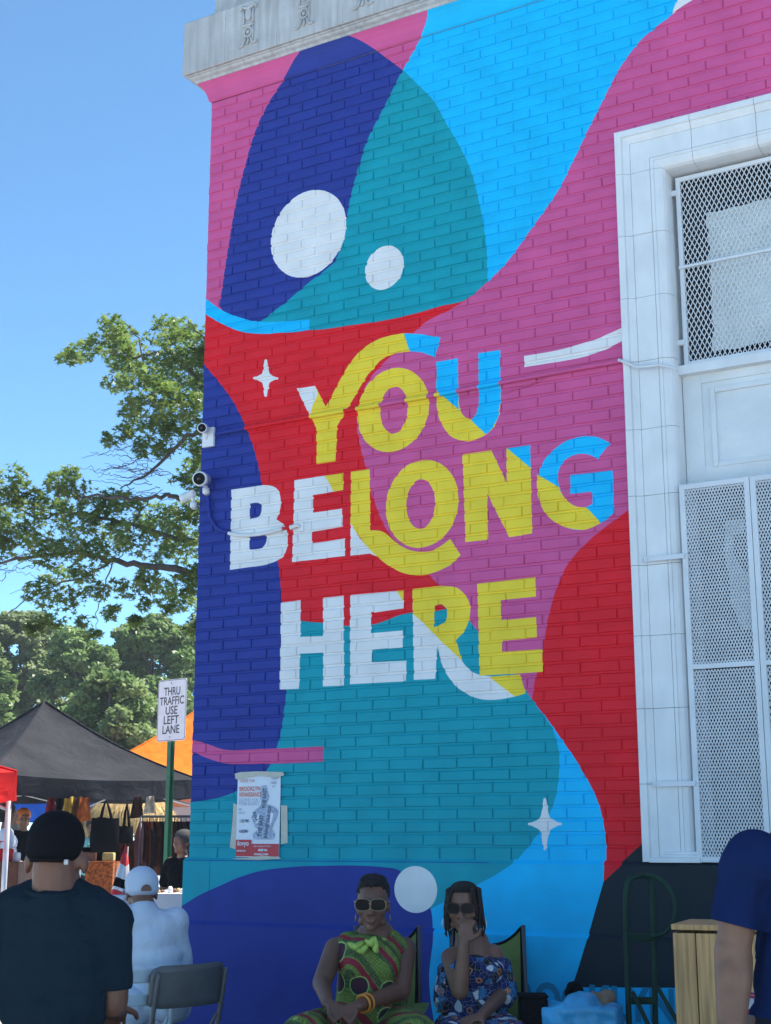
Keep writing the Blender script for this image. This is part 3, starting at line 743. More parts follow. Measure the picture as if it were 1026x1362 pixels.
ptxt('FRI', .018, -.44, .575, m_ink, po); ptxt('AUG 12', .016, -.44, .535, m_ink, po); ptxt('1:30 PM', .026, -.42, .435, m_ink, po, .0006, xs=.75); ptxt('4:00PM', .026, -.42, .31, m_ink, po, .0006, xs=.75)
ptxt('TODAY', .02, .30, .945, m_ink, po, xs=.7); ptxt('/ AUG', .022, .27, .895, m_ink, po, xs=.8); ptxt('2022', .014, .32, .85, m_ink, po)
ptxt('ilovyo', .04, -.46, .165, m_paper, rb, .0006, xs=.85); ptxt('RESTORATION', .012, -.47, .075, m_paper, rb, .0004); ptxt('ASASE YAA SCHOOL OF THE ARTS', .0125, -.08, .13, m_paper, rb, xs=.62); ptxt('ASASE YAA', .016, .03, .085, m_paper, rb, .001); ptxt('SPONSORS | OTHERS', .013, -.06, .035, m_paper, rb, .0006, xs=.8)
b = MB()   # dancer figure made of words
for poly in ([(.08, .86), (.17, .87), (.20, .80), (.24, .74), (.22, .68), (.17, .645), (.27, .63), (.42, .585), (.46, .54), (.40, .44), (.32, .34), (.40, .27), (.36, .215), (-.08, .215), (-.10, .28), (.02, .33), (-.06, .37), (-.14, .48), (-.08, .56), (.06, .62), (.08, .65), (.05, .72)],):
    b.prism([(x * pw, YP + .0002, z * ph) for x, z in poly], (0, -.0008, 0))
fg = b.build('figure', m_pgrey, po)
for gp in (((.05, .53), (.02, .42), (-.03, .40), (-.06, .47)), ((.30, .54), (.37, .52), (.33, .42), (.28, .38))):
    b = MB(); b.prism([(x * pw, YP - .0012, z * ph) for x, z in gp], (0, -.0006, 0)); b.build('gap', m_paper, fg)
YP -= .0012
ptxt('THE EAST', .034, .155, .71, m_ink, fg, .001, 'CENTER', R(88), .8); ptxt('THE EAST', .036, .08, .38, m_ink, fg, .001, 'CENTER', R(84), .8); ptxt('AASASE YAA ASA', .03, .24, .42, m_ink, fg, .001, 'CENTER', R(80), .8); ptxt('AVAA', .028, -.05, .49, m_ink, fg, .001, 'CENTER', R(-65), .8)
def tape(pts, name='tape'):
    b = MB(); q = [W(px, py, .004) for px, py in pts]; uo = (pq[0][0] + pq[1][0]) / 2; zo = pq[3][1]
    b.prism([(u - uo, -.0165 + .0015 * (i % 2), z - zo) for i, (u, z) in enumerate(q)], (0, .0012, 0)); b.build(name, m_tape, po)
tape([(314, 1029), (322, 1027), (345, 1026), (378, 1027), (380, 1031), (372, 1034), (345, 1032), (318, 1037), (315, 1036)])
tape([(310, 1142), (330, 1141), (350, 1138), (372, 1140), (376, 1142), (345, 1144), (316, 1143)])
YT = .006
uo = (pq[0][0] + pq[1][0]) / 2; zo = pq[3][1]
for pts in (((311, 1068), (316, 1071), (315, 1130), (306, 1127), (309, 1100)), ((374, 1071), (382.5, 1071.5), (383, 1121), (374, 1123))):
    b = MB(); q = [W(px, py, .004) for px, py in pts]; b.prism([(u - uo, -.005, z - zo) for (u, z) in q], (0, .002, 0)); b.build('backing_tape', m_tape, po)
#@@PART2
# ------------------------------------------------------------------ foliage
def leaf_mat(name, c, trans=.35, var=.35, vs_=1.6):
    m = mat(name, c, .45, var, vs_, spec=.35); nt = m.node_tree; b = nt.nodes['Principled BSDF']; out = nt.nodes['Material Output']
    tr = nt.nodes.new('ShaderNodeBsdfTranslucent'); mx = nt.nodes.new('ShaderNodeMixShader'); mx.inputs[0].default_value = trans
    src = b.inputs['Base Color'].links[0].from_socket; nt.links.new(src, tr.inputs['Color'])
    nt.links.new(b.outputs[0], mx.inputs[1]); nt.links.new(tr.outputs[0], mx.inputs[2]); nt.links.new(mx.outputs[0], out.inputs['Surface'])
    return m
m_oak = leaf_mat('oak_leaf', (.135, .215, .045), .5, .3, 2.2); m_oak2 = leaf_mat('oak_leaf_light', (.20, .27, .07), .55, .25, 2.2)
m_bark = mat('bark', (.12, .10, .085), .9, .3, 12, .8, 40)
LEAF = []                                       # pin oak outline: pointed lobes
for k in range(10):
    a = math.pi * 2 * k / 10; r = (1.0, .34, .86, .30, .80, .2, .80, .30, .86, .34)[k]
    LEAF.append((r * math.sin(a) * .82, r * math.cos(a)))
def leaves_mesh(name, spots, size, rng, mats, shape=LEAF, up=.8, jitter=.35):
    vs_, fs_, mi = [], [], []
    for (p, s_, m_) in spots:
        nrm = Vector((rng.gauss(0, .7), rng.gauss(0, .7), up + rng.random() * .5)).normalized()
        t = nrm.cross(Vector((rng.gauss(0, 1), rng.gauss(0, 1), rng.gauss(0, 1)))).normalized(); b_ = nrm.cross(t)
        L_ = size * s_ * rng.uniform(1 - jitter, 1 + jitter); n0 = len(vs_)
        bend = rng.uniform(-.25, .1)
        vs_.append(p - nrm * 0)
        for (x, y) in shape: vs_.append(p + (t * x + b_ * y) * L_ + nrm * bend * L_ * (x * x + y * y))
        k = len(shape)
        for i in range(k): fs_.append((n0, n0 + 1 + i, n0 + 1 + (i + 1) % k)); mi.append(m_)
    me = bpy.data.meshes.new(name); me.from_pydata(vs_, [], fs_); me.polygons.foreach_set('material_index', mi)
    for m in mats: me.materials.append(m)
    return me
def branch(b, pts, r0, r1, rng, n=6, wob=.0):
    q = []
    pts = [Vector(p) for p in pts]
    for a, c in zip(pts[:-1], pts[1:]):
        for k in range(4): q.append(a.lerp(c, k / 4) + Vector((rng.gauss(0, wob), rng.gauss(0, wob), rng.gauss(0, wob))))
    q.append(pts[-1]); m = len(q)
    b.tube(q, [r0 + (r1 - r0) * i / (m - 1) for i in range(m)], n)
# near oak beside the building
rg = random.Random(11)
tb = P(335, 1118, 17.0); tb.z = 0
oak = thing('oak_tree', 'large oak with spiky lobed leaves reaching out from behind the mural wall', 'tree', tb)
b = MB(); branch(b, [tb, tb + Vector((.05, 0, 2.0)), tb + Vector((.1, .1, 4.2)), tb + Vector((.0, .1, 5.6)), tb + Vector((.25, .2, 6.7))], .26, .04, rg, 12, .02)
b.build('trunk', m_bark, oak)
b = MB(); bigb = []
def br(pxs, r0, r1, dF=0.0, F0=17.0):
    pts = [P(x, y, F0 + dF * (i / max(1, len(pxs) - 1))) for i, (x, y) in enumerate(pxs)]
    branch(b, pts, r0 * .72, r1 * .8, rg, 7, .014); bigb.append(pts)
br([(335, 680), (290, 745), (255, 765), (225, 757), (185, 752), (150, 745), (110, 737), (60, 738), (10, 745), (-40, 760)], .085, .014, -.6)
br([(335, 600), (300, 660), (262, 668), (236, 662), (225, 657), (200, 663), (165, 662), (120, 660), (105, 662)], .06, .014, -1.0)
br([(335, 520), (300, 545), (275, 570), (250, 580), (225, 605), (205, 625), (180, 640), (160, 650)], .06, .010, .3)
br([(335, 450), (300, 520), (268, 510), (250, 490), (230, 470), (205, 470), (175, 475), (140, 468), (110, 470)], .05, .008, .4)
br([(300, 520), (285, 470), (262, 440), (250, 425)], .03, .006, -.4); br([(262, 560), (240, 540), (215, 520), (195, 500), (185, 450), (160, 432)], .03, .006, -.5)
br([(335, 720), (300, 730), (262, 722), (230, 715), (190, 700), (140, 690), (90, 680), (50, 690), (10, 670), (-40, 660)], .06, .008, .8)
br([(150, 745), (120, 765), (70, 780), (30, 800), (0, 830)], .02, .006, -.3); br([(150, 748), (140, 780), (130, 810), (128, 840)], .014, .005, .2)
br([(200, 663), (182, 690), (172, 720), (155, 745)], .012, .008, .0); br([(110, 737), (70, 720), (30, 700), (-10, 690)], .016, .006, .5)
for k in range(26):   # bare twigs
    x, y = rg.uniform(165, 250), rg.uniform(590, 660); a = rg.uniform(2.6, 3.7); pts = [(x, y)]
    for j in range(4): pts.append((pts[-1][0] + 16 * math.cos(a), pts[-1][1] + 13 * math.sin(a) * .8)); a += rg.uniform(-.5, .5)
    br(pts, .007, .003, rg.uniform(-.4, .4), 17 + rg.uniform(-.4, .4))
for k in range(16):
    x, y = rg.uniform(0, 160), rg.uniform(690, 770); a = rg.uniform(2.2, 3.6); pts = [(x, y)]
    for j in range(5): pts.append((pts[-1][0] + 15 * math.cos(a), pts[-1][1] + 13 * math.sin(a) * .8)); a += rg.uniform(-.4, .5)
    br(pts, .007, .003, rg.uniform(-.4, .4), 17 + rg.uniform(-.6, .6))
b.build('branches', m_bark, oak, kind='stuff')
clus = [(88, 474, 12), (105, 470, 16), (125, 462, 18), (150, 440, 22), (165, 455, 25), (175, 485, 32), (150, 512, 14), (160, 470, 24), (190, 510, 28), (218, 440, 22), (240, 440, 22), (232, 465, 30), (262, 455, 25), (250, 490, 30), (225, 500, 30), (205, 530, 30), (240, 530, 32), (262, 545, 26), (175, 545, 18), (200, 565, 26), (225, 570, 26), (250, 560, 24), (150, 583, 14), (165, 575, 12), (195, 595, 18), (215, 600, 14), (262, 600, 20), (258, 625, 20), (268, 650, 18), (240, 640, 12), (275, 480, 25), (272, 520, 25),
        (10, 640, 24), (28, 660, 22), (45, 665, 14), (5, 680, 30), (92, 632, 16), (78, 645, 18), (105, 652, 20), (70, 675, 26), (100, 690, 26), (128, 680, 22), (150, 665, 18), (170, 672, 22), (150, 705, 28), (180, 715, 26), (205, 690, 24), (225, 700, 28), (245, 690, 24), (262, 680, 20), (40, 705, 28), (15, 725, 26), (60, 735, 24), (90, 725, 26), (130, 735, 22), (245, 725, 28), (215, 735, 24), (262, 720, 22), (110, 760, 16), (75, 768, 18), (55, 790, 20), (95, 795, 18), (130, 785, 16), (165, 782, 18), (195, 772, 18), (225, 780, 22), (250, 785, 22), (245, 810, 18), (262, 770, 22), (150, 815, 12), (110, 825, 14), (70, 825, 16), (48, 835, 12), (200, 805, 14), (225, 815, 12), (180, 825, 8), (125, 845, 10), (258, 835, 12),
        (-30, 650, 34), (-60, 700, 40), (-30, 720, 34), (-80, 760, 40), (-40, 770, 30), (-20, 690, 30), (-120, 720, 45),
        (300, 470, 34), (310, 520, 40), (330, 450, 40), (310, 590, 40), (330, 650, 40), (300, 700, 36), (310, 760, 36), (350, 400, 45), (380, 480, 50), (400, 560, 50), (390, 650, 50), (420, 420, 50), (330, 380, 30), (450, 500, 50), (460, 600, 50)]
spots = []
for (x, y, r) in clus:
    F = 17 + rg.uniform(-.9, .9); c = P(x, y, F); rad = r * .00895 * 1.28
    n = int(52 + 300 * rad * rad * 11.0)
    k = 0
    for _ in range(n):
        d = Vector((rg.gauss(0, 1), rg.gauss(0, 1), rg.gauss(0, 1))).normalized() * rad * rg.random() ** .40
        d.z *= .8
        if noise.noise((c + d) * 5.5) < -.12: continue
        spots.append((c + d, 1.0, 0 if rg.random() < .6 else 1))
link('crown', leaves_mesh('crown', spots, .062, rg, [m_oak, m_oak2]), [m_oak, m_oak2], oak)
# park trees far behind
QUAD = [(-.5, -1), (.5, -1), (.62, .2), (0, 1), (-.62, .2)]
def park_tree(px, top, F, wpx, label, cols, seed, dens=1.0, low=990):
    rg = random.Random(seed); base_ = P(px, 1118, F); base_.z = 0
    t = thing('park_tree', label, 'tree', base_, group='trees beyond the market tents')
    H_ = P(px, top, F).z; sc_ = F / FP; rw = wpx * sc_
    zl = max(1.8, P(px, low, F).z)
    b = MB(); branch(b, [base_, base_ + Vector((.1, 0, zl)), base_ + Vector((.0, .1, H_ * .8))], .22, .06, rg, 8, .03)
    tr_ = b.build('trunk', m_bark, t)
    b = MB(); cl = []
    for k in range(int(70 * dens)):
        a = rg.uniform(0, 2 * math.pi); h = rg.random()
        prof = math.sin(math.pi * min(1, .18 + .82 * (1 - h)) ** .8) if h > .0 else 1
        prof = math.sqrt(max(0, 1 - (max(0, h - .35) / .66) ** 2))
        rr = rw * prof * math.sqrt(rg.uniform(.15, 1))
        cl.append(base_ + Vector((math.cos(a) * rr, math.sin(a) * rr, zl + h * (H_ - zl))))
    for k in range(16):
        c = cl[k]; branch(b, [base_ + Vector((0, 0, zl + .3 * (c.z - zl))), base_.lerp(c, .6) + Vector((0, 0, c.z * .3)), c], .06, .015, rg, 5, .04)
    b.build('branches', m_bark, t, kind='stuff')
    sp = []
    for c in cl:
        r_ = rw * rg.uniform(.20, .34); tone = rg.choice((0, 0, 1, 1, 2))
        for _ in range(int(260 * dens)):
            d = Vector((rg.gauss(0, 1), rg.gauss(0, 1), rg.gauss(0, 1))).normalized() * r_ * rg.random() ** .35; d.z *= .62
            sp.append((c + d - Vector((0, 0, .25 * d.length)), 1.0, tone if rg.random() < .8 else rg.randrange(3)))
    link('crown', leaves_mesh('crown', sp, F * .0019, rg, cols, QUAD, .6), cols, t)
g1 = [leaf_mat('park_leaf_a', (.13, .21, .06), .5, .3, .5), leaf_mat('park_leaf_b', (.18, .27, .085), .5, .3, .5), leaf_mat('park_leaf_c', (.23, .31, .12), .5, .3, .5)]
g2 = [leaf_mat('park_leaf_d', (.17, .235, .09), .5, .3, .5), leaf_mat('park_leaf_e', (.22, .28, .12), .5, .3, .5), leaf_mat('park_leaf_f', (.27, .32, .16), .5, .3, .5)]
park_tree(20, 818, 44, 70, 'pale green park tree at the far left behind the black tent', g2, 1)
park_tree(95, 838, 40, 62, 'bushy green park tree rising behind the peak of the black tent', g1, 2)
park_tree(190, 826, 42, 75, 'broad green park tree behind the traffic sign', g1, 3)
park_tree(262, 830, 46, 60, 'light green park tree partly hidden by the mural wall edge', g2, 4)
park_tree(-70, 830, 42, 80, 'park tree mostly cut off by the left picture edge', g1, 5)
park_tree(140, 900, 34, 70, 'low dense tree just behind the orange tent', g1, 6, low=1040)

# ------------------------------------------------------------------ market tents
def cloth_mat(name, c, trans=.25, rough=.7, var=.12, vscale=3):
    m = leaf_mat(name, c, trans, var, vscale); b = m.node_tree.nodes['Principled BSDF']; b.inputs['Roughness'].default_value = .85; b.inputs['Specular IOR Level'].default_value = .12
    nt = m.node_tree; n2 = nt.nodes.new('ShaderNodeTexNoise'); n2.inputs['Scale'].default_value = 3.5; n2.inputs['Detail'].default_value = 6; n2.inputs['Distortion'].default_value = 1.2; bp = nt.nodes.new('ShaderNodeBump'); bp.inputs['Strength'].default_value = .6; bp.inputs['Distance'].default_value = .05
    nt.links.new(nt.nodes['Texture Coordinate'].outputs['Object'], n2.inputs['Vector']); nt.links.new(n2.outputs['Fac'], bp.inputs['Height']); nt.links.new(bp.outputs[0], b.inputs['Normal']); return m
def tent(name, label, centre, half, rot, z_e, z_p, m, m_leg, val=.26, legs=(0, 1, 2, 3), sag=.10, struts=True, leg_r=.02):
    t = thing(name, label, 'tent', centre, 0, 'market tents'); c = Vector(centre); ca_, sa_ = math.cos(rot), math.sin(rot)
    cs = [c + Vector((ca_ * x - sa_ * y, sa_ * x + ca_ * y, 0)) * half for x, y in ((-1, -1), (1, -1), (1, 1), (-1, 1))]
    pk = c + Vector((0, 0, z_p)); canopy = None
    for i in range(4):
        a, d = cs[i] + Vector((0, 0, z_e)), cs[(i + 1) % 4] + Vector((0, 0, z_e)); rows = []; n = 14
        for r in range(n + 1):
            s = r / n; row = []
            for k in range(n + 1):
                e = a.lerp(d, k / n); e = e - Vector((0, 0, .05 * math.sin(math.pi * k / n)))
                p = pk.lerp(e, s); hip = abs(k / n - .5) * 2
                p.z -= sag * math.sin(math.pi * s) * (1.15 - hip ** 2 * .55) * 1.6
                p.z += .012 * noise.noise((p.x * 3, p.y * 3, i * 7.3)) * math.sin(math.pi * s)
                row.append(p)
            rows.append(row)
        b = MB(); b.grid(rows); b.build('canopy_panel', m, t)
        b = MB(); rows = []
        for r in range(4):
            row = []
            for k in range(25):
                e = a.lerp(d, k / 24); nrm = ((a + d) / 2 - c); nrm.z = 0; nrm.normalize()
                row.append(e - Vector((0, 0, .05 * math.sin(math.pi * k / 24) + val * r / 3)) + nrm * (.004 + (.025 * noise.noise((k * .55 + i * 9, r * .5, 2)) * r / 3)))
            rows.append(row)
        b.grid(rows); b.build('valance', m, t)
    for i in range(4):
        a = cs[i] + Vector((0, 0, z_e)); q = []
        for r in range(15):
            s_ = r / 14; p = pk.lerp(a, s_); p.z -= sag * math.sin(math.pi * s_) * .60 * 1.6 - .006; q.append(p)
        b = MB(); b.tube(q, .014, 6); b.build('seam', m, t)
    for i in legs:
        b = MB(); f = cs[i] + (c - cs[i]).normalized() * .06; b.tube([f, f + Vector((0, 0, z_e - .02))], leg_r, 8); b.box(f + Vector((0, 0, .01)), (.09, .09, .012)); b.build('leg', m_leg, t)
    if struts:
        for i in range(4):
            a, d = cs[i], cs[(i + 1) % 4]; m_ = (a + d) / 2
            b = MB(); b.tube([a.lerp(c, .03) + Vector((0, 0, z_e - .35)), m_.lerp(c, .03) + Vector((0, 0, z_e - .05)), d.lerp(c, .03) + Vector((0, 0, z_e - .35))], .011, 6); b.build('frame_strut', m_leg, t)
    return t
m_tblack = cloth_mat('black_canvas', (.034, .034, .040), .10, var=.3, vscale=2); m_torange = cloth_mat('orange_canvas', (.80, .20, .015), .35, var=.22, vscale=5); m_tred = cloth_mat('red_canvas', (.72, .03, .03), .3)
m_tblue = cloth_mat('blue_canvas', (.02, .13, .55), .35, var=.2); m_tgrey = cloth_mat('pale_grey_canvas', (.45, .46, .50), .25)
m_alu = mat('white_leg_metal', (.62, .62, .64), .4, metal=.4); m_dleg = mat('dark_leg_metal', (.10, .10, .11), .5, metal=.4)
def ctr(px, F): p = P(px, 1118, F); p.z = 0; return p
tent('black_tent', 'large black pop up canopy tent with a pointed peak', ctr(50, 19.6), 1.53, R(41), 2.20, 3.26, m_tblack, m_alu, .24)
tent('orange_tent', 'bright orange tent roof rising behind the black tent beside the wall', ctr(264, 30), 2.45, R(12), 2.60, 4.15, m_torange, m_alu, .22)
tent('red_tent', 'red tent with only one corner showing at the left picture edge', ctr(-228, 13.4), 1.2, R(45), 2.02, 2.75, m_tred, m_alu, .26, leg_r=.026)
tent('blue_tent', 'blue market tent under the left half of the black canopy', ctr(20, 31), 1.6, R(8), 2.22, 2.75, m_tblue, m_dleg, .38)
tent('blue_tent', 'second blue market tent just left of the straw umbrella', ctr(120, 33), 1.55, R(-4), 2.28, 2.9, m_tblue, m_dleg, .40)
tent('grey_tent', 'pale grey tent roof between the straw umbrella and the wall', ctr(232, 30), 1.3, R(10), 2.10, 2.7, m_tgrey, m_dleg, .25)
# straw umbrella
m_straw = mat('straw', (.52, .36, .15), .9, .3, 14, .9, 60)
sp0 = ctr(174, 22.8)
st = thing('straw_umbrella', 'round golden straw thatch umbrella behind the hanging bags', 'umbrella', sp0)
b = MB(); rg = random.Random(5)
zt_ = P(176, 1056, 22.8).z; ze = P(176, 1108, 22.8).z; rr = 68 / 1940 * 22.8
rows = []
for i in range(14):
    a = i / 13; rows.append([sp0 + Vector((rr * math.sin(a * 1.45) / math.sin(1.45) * math.cos(q), rr * math.sin(a * 1.45) / math.sin(1.45) * math.sin(q), ze + (zt_ - ze) * (math.cos(a * 1.45) - math.cos(1.45)) / (1 - math.cos(1.45)) + .03 * noise.noise((q * 6, a * 5, 1)))) for q in [2 * math.pi * k / 40 for k in range(40)]])
b.grid(rows, 0, True); b.cap([b.bm.verts[i] for i in range(0)] if False else b.bm.verts[:0] or [v for v in b.bm.verts][:40]) if False else None
th_ = b.build('thatch', m_straw, st)
b = MB()
for k in range(2600):
    a = rg.uniform(.05, 1) ** .6; q = rg.uniform(0, 2 * math.pi)
    f = lambda a_: sp0 + Vector((rr * math.sin(a_ * 1.45) / math.sin(1.45) * math.cos(q), rr * math.sin(a_ * 1.45) / math.sin(1.45) * math.sin(q), ze + (zt_ - ze) * (math.cos(a_ * 1.45) - math.cos(1.45)) / (1 - math.cos(1.45))))
    p, e = f(a) + Vector((0, 0, .02)), f(a + rg.uniform(.12, .2)) + Vector((0, 0, rg.uniform(-.03, .06)))
    s = Vector((-math.sin(q + rg.uniform(-.4, .4)), math.cos(q), 0)) * .008
    b.face([p - s, p + s, e + s * .4, e - s * .4])
b.build('straw_fringe', m_straw, th_, kind='stuff')
b = MB(); b.tube([sp0, sp0 + Vector((0, 0, zt_ - .05))], .04, 8); b.build('pole', m_bark, st)

# ------------------------------------------------------------------ road sign
m_green = mat('green_post', (.03, .16, .075), .45, .2, 8, metal=.2); m_sign = mat('sign_white', (.86, .86, .83), .45, .06, 14); m_signink = mat('sign_ink', (.05, .05, .055), .6, .3, 60)
sb = ctr(221, 14.6); sr = R(-43)
sg = thing('road_sign', 'white rectangular traffic sign reading thru traffic use left lane on green post', 'sign', sb, sr, world=False)
sz0, sz1 = P(228, 986, 14.6).z, P(228, 904, 14.6).z; sh = sz1 - sz0; sw = .46
b = MB()   # U-channel post
b.box((-.0275, .015, 1.2), (.004, .03, 2.42)); b.box((.0275, .015, 1.2), (.004, .03, 2.42)); b.box((0, .0, 1.2), (.059, .004, 2.42)); b.box((-.038, .031, 1.2), (.024, .003, 2.42)); b.box((.038, .031, 1.2), (.024, .003, 2.42)); b.build('post', m_green, sg)
def rrect(w, h, r, n=5):
    q = []
    for cx_, cz_, a0 in ((w / 2 - r, h / 2 - r, 0), (-w / 2 + r, h / 2 - r, 90), (-w / 2 + r, -h / 2 + r, 180), (w / 2 - r, -h / 2 + r, 270)):
        for k in range(n + 1): a = R(a0 + 90 * k / n); q.append((cx_ + r * math.cos(a), cz_ + r * math.sin(a)))
    return q
so_x = .035; zc = (sz0 + sz1) / 2
b = MB(); b.prism([(so_x + x, -.012, zc + z) for x, z in rrect(sw, sh, .035)], (0, .004, 0)); pl = b.build('plate', m_sign, sg)
b = MB(); o_ = [(so_x + x, -.0135, zc + z) for x, z in rrect(sw - .012, sh - .012, .032)]; i_ = [(so_x + x, -.0135, zc + z) for x, z in rrect(sw - .022, sh - .022, .028)]
b.grid([o_ + o_[:1], i_ + i_[:1]], smooth=False); b.build('border', m_signink, pl)
for k, wd in enumerate(('THRU', 'TRAFFIC', 'USE', 'LEFT', 'LANE')):
    me = text_mesh(wd, .118, .0012, 'CENTER', .98); xs_ = [v.co.x for v in me.vertices]
    w_ = max(xs_) - min(xs_); tgt = {'THRU': .26, 'TRAFFIC': .39, 'USE': .19, 'LEFT': .24, 'LANE': .27}[wd]
    me.transform(Matrix.Translation((so_x, -.0138, zc + sh * (.30 - .155 * k))) @ Matrix.Rotation(R(90), 4, 'X') @ Matrix.Diagonal((tgt / w_, 1, 1, 1)) @ Matrix.Translation((-(max(xs_) + min(xs_)) / 2, 0, 0))); link('lettering', me, m_signink, pl)
for z in (sz1 - .04, sz0 + .04): b = MB(); b.ell((so_x - .015, -.014, z), (.009, .005, .009), n=8, k=6); b.build('bolt', m_grey_metal, sg)

# ------------------------------------------------------------------ market goods
m_bag = mat('black_fabric', (.006, .006, .008), .9, .2, 30, .4, 90, spec=.06); m_brown = mat('brown_leather', (.13, .05, .025), .6, .3, 20)
def tote(px0, px1, y0, y1, ys, F, label):
    c = P((px0 + px1) / 2, (y0 + y1) / 2, F); a, d = P(px0, y0, F), P(px1, y1, F)
    t = thing('tote_bag', label, 'bag', (c.x, c.y, d.z), group='black bags hanging from the tent')
    w_, h_ = d.x - a.x, a.z - d.z; b = MB(); rows = []
    for i in range(9):
        z = d.z + h_ * i / 8; bul = .07 * math.sin(math.pi * (i + .6) / 9.5) + .012; ww = w_ / 2 * (1 - .06 * abs(i - 3) / 5)
        rows.append([Vector((c.x + ww * math.copysign(abs(math.cos(q)) ** .5, math.cos(q)) + .01 * noise.noise((q, i * .4, px0)), c.y + bul * math.sin(q), z + .03 * noise.noise((q * 2, i, 3.)) * (i > 6))) for q in [2 * math.pi * k / 24 for k in range(24)]])
    Rr = b.grid(rows, 0, True); b.cap(Rr[0][::-1]); b.build('body', m_bag, t)
    top = P((px0 + px1) / 2, ys, F).z
    for s in (-1, 1):
        b = MB(); b.tube([(c.x - w_ * .16 + s * .0, c.y + s * .03, a.z - .02), (c.x - w_ * .10, c.y + s * .02, (a.z + top) / 2), (c.x + .0, c.y + s * .01, top), (c.x + w_ * .12, c.y + s * .02, (a.z + top) / 2), (c.x + w_ * .22, c.y + s * .03, a.z - .02)], .014, 6); b.build('strap', m_bag, t)
tote(121, 158, 1088, 1134, 1064, 17.6, 'large black tote bag hanging under the black tent'); tote(158, 177, 1099, 1122, 1068, 17.7, 'smaller black shoulder bag hanging to the right of the tote')
m_tub = mat('table_cloth_white', (.70, .70, .70), .8, .08, 8); m_oc = mat('orange_print_cloth', (.34, .085, .015), .8, .6, 30, detail=1)
def table(px0, px1, y, F, depth, label, m, name='market_table', drop=.6):
    a, d = P(px0, y, F), P(px1, y, F); c = (a + d) / 2; t = thing(name, label, 'table', (c.x, c.y + depth / 2, 0)); w_ = d.x - a.x
    b = MB(); b.box((c.x, c.y + depth / 2, a.z - .02), (w_, depth, .035), bev=.006); b.build('tabletop', m_brown, t)
    b = MB(); rows = []
    per = [(-1, 1), (-1, -1), (1, -1), (1, 1)]; path = []
    for (x0, y0), (x1, y1) in zip(per[:-1], per[1:]):
        for k in range(16): path.append((x0 + (x1 - x0) * k / 16, y0 + (y1 - y0) * k / 16))
    path.append(per[-1])
    for r in range(6): rows.append([(c.x + x * (w_ / 2 + .01) + .03 * noise.noise((k * .5, r * .2, px0)) * r / 5, c.y + depth / 2 + y_ * (depth / 2 + .01) + .04 * noise.noise((k * .6, 5, px0)) * r / 5, a.z - drop * r / 5) for k, (x, y_) in enumerate(path)])
    b.grid(rows); b.box((c.x, c.y + depth / 2, a.z + .0045), (w_ + .02, depth + .02, .006)); b.build('tablecloth', m, t)
    for sx in (-1, 1):
        for sy in (-1, 1): b = MB(); x = c.x + sx * (w_ / 2 - .06); yy = c.y + depth / 2 + sy * (depth / 2 - .06); b.tube([(x, yy, 0), (x, yy, a.z - .04)], .015, 6); b.build('leg', m_grey_metal, t)
    return t
table(116, 150, 1147, 17.9, .7, 'market table covered in orange printed cloth behind the seated man in black', m_oc)
table(206, 262, 1190, 12.2, .6, 'white covered vendor table by the wall corner', m_tub)
table(-20, 24, 1148, 16.0, .7, 'market table at the far left with brown cloth', m_brown)
# clothes rails
def garment_rail(px0, px1, ytop, ybot, F, cols, label, n, seed):
    rg = random.Random(seed); a, d = P(px0, ytop, F), P(px1, ytop, F); zb = P(px0, ybot, F).z
    t = thing('clothes_rail', label, 'clothes rail', ((a.x + d.x) / 2, a.y, 0)); b = MB(); b.tube([a, d], .014, 8)
    b.build('rail', m_dleg, t)
    for p in (a, d): b = MB(); b.tube([(p.x, p.y, 0), p], .014, 8); b.build('post', m_dleg, t)
    for k in range(n):
        x = a.x + (d.x - a.x) * (k + .5) / n + rg.uniform(-.01, .01); L_ = (a.z - zb) * rg.uniform(.72, 1.0); b = MB(); rows = []
        w_ = rg.uniform(.17, .26); yaw = rg.uniform(.5, 1.25)
        for r in range(8):
            z = a.z - .05 - L_ * r / 7; ww = w_ * (.5 + .5 * min(1, r / 1.5)); rows.append([(x + math.sin(yaw) * s * ww * .5 + .016 * noise.noise((s * 3, r * .6, k + seed)), a.y - math.cos(yaw) * s * ww, z - .01 * abs(s)) for s in (-1, -.6, -.2, .2, .6, 1)])
        b.grid(rows); g = b.build('garment', rg.choice(cols), t)
        b = MB(); b.tube([(x, a.y, a.z), (x, a.y, a.z - .05)], .004, 5); b.build('hanger', m_dleg, g)
dk = [mat('garment_maroon', (.10, .022, .018), .85, .4, 9), mat('garment_black', (.014, .012, .014), .85, .3, 9), mat('garment_rust', (.24, .07, .03), .85, .4, 12), mat('garment_brown', (.09, .045, .025), .85, .4, 9)]
garment_rail(188, 258, 1086, 1160, 16.6, dk, 'rail crowded with dark maroon and black garments near the wall', 30, 4)
garment_rail(128, 190, 1112, 1165, 18.6, dk, 'lower rail of dark clothing behind the hanging bags', 26, 9)
rg = random.Random(31)
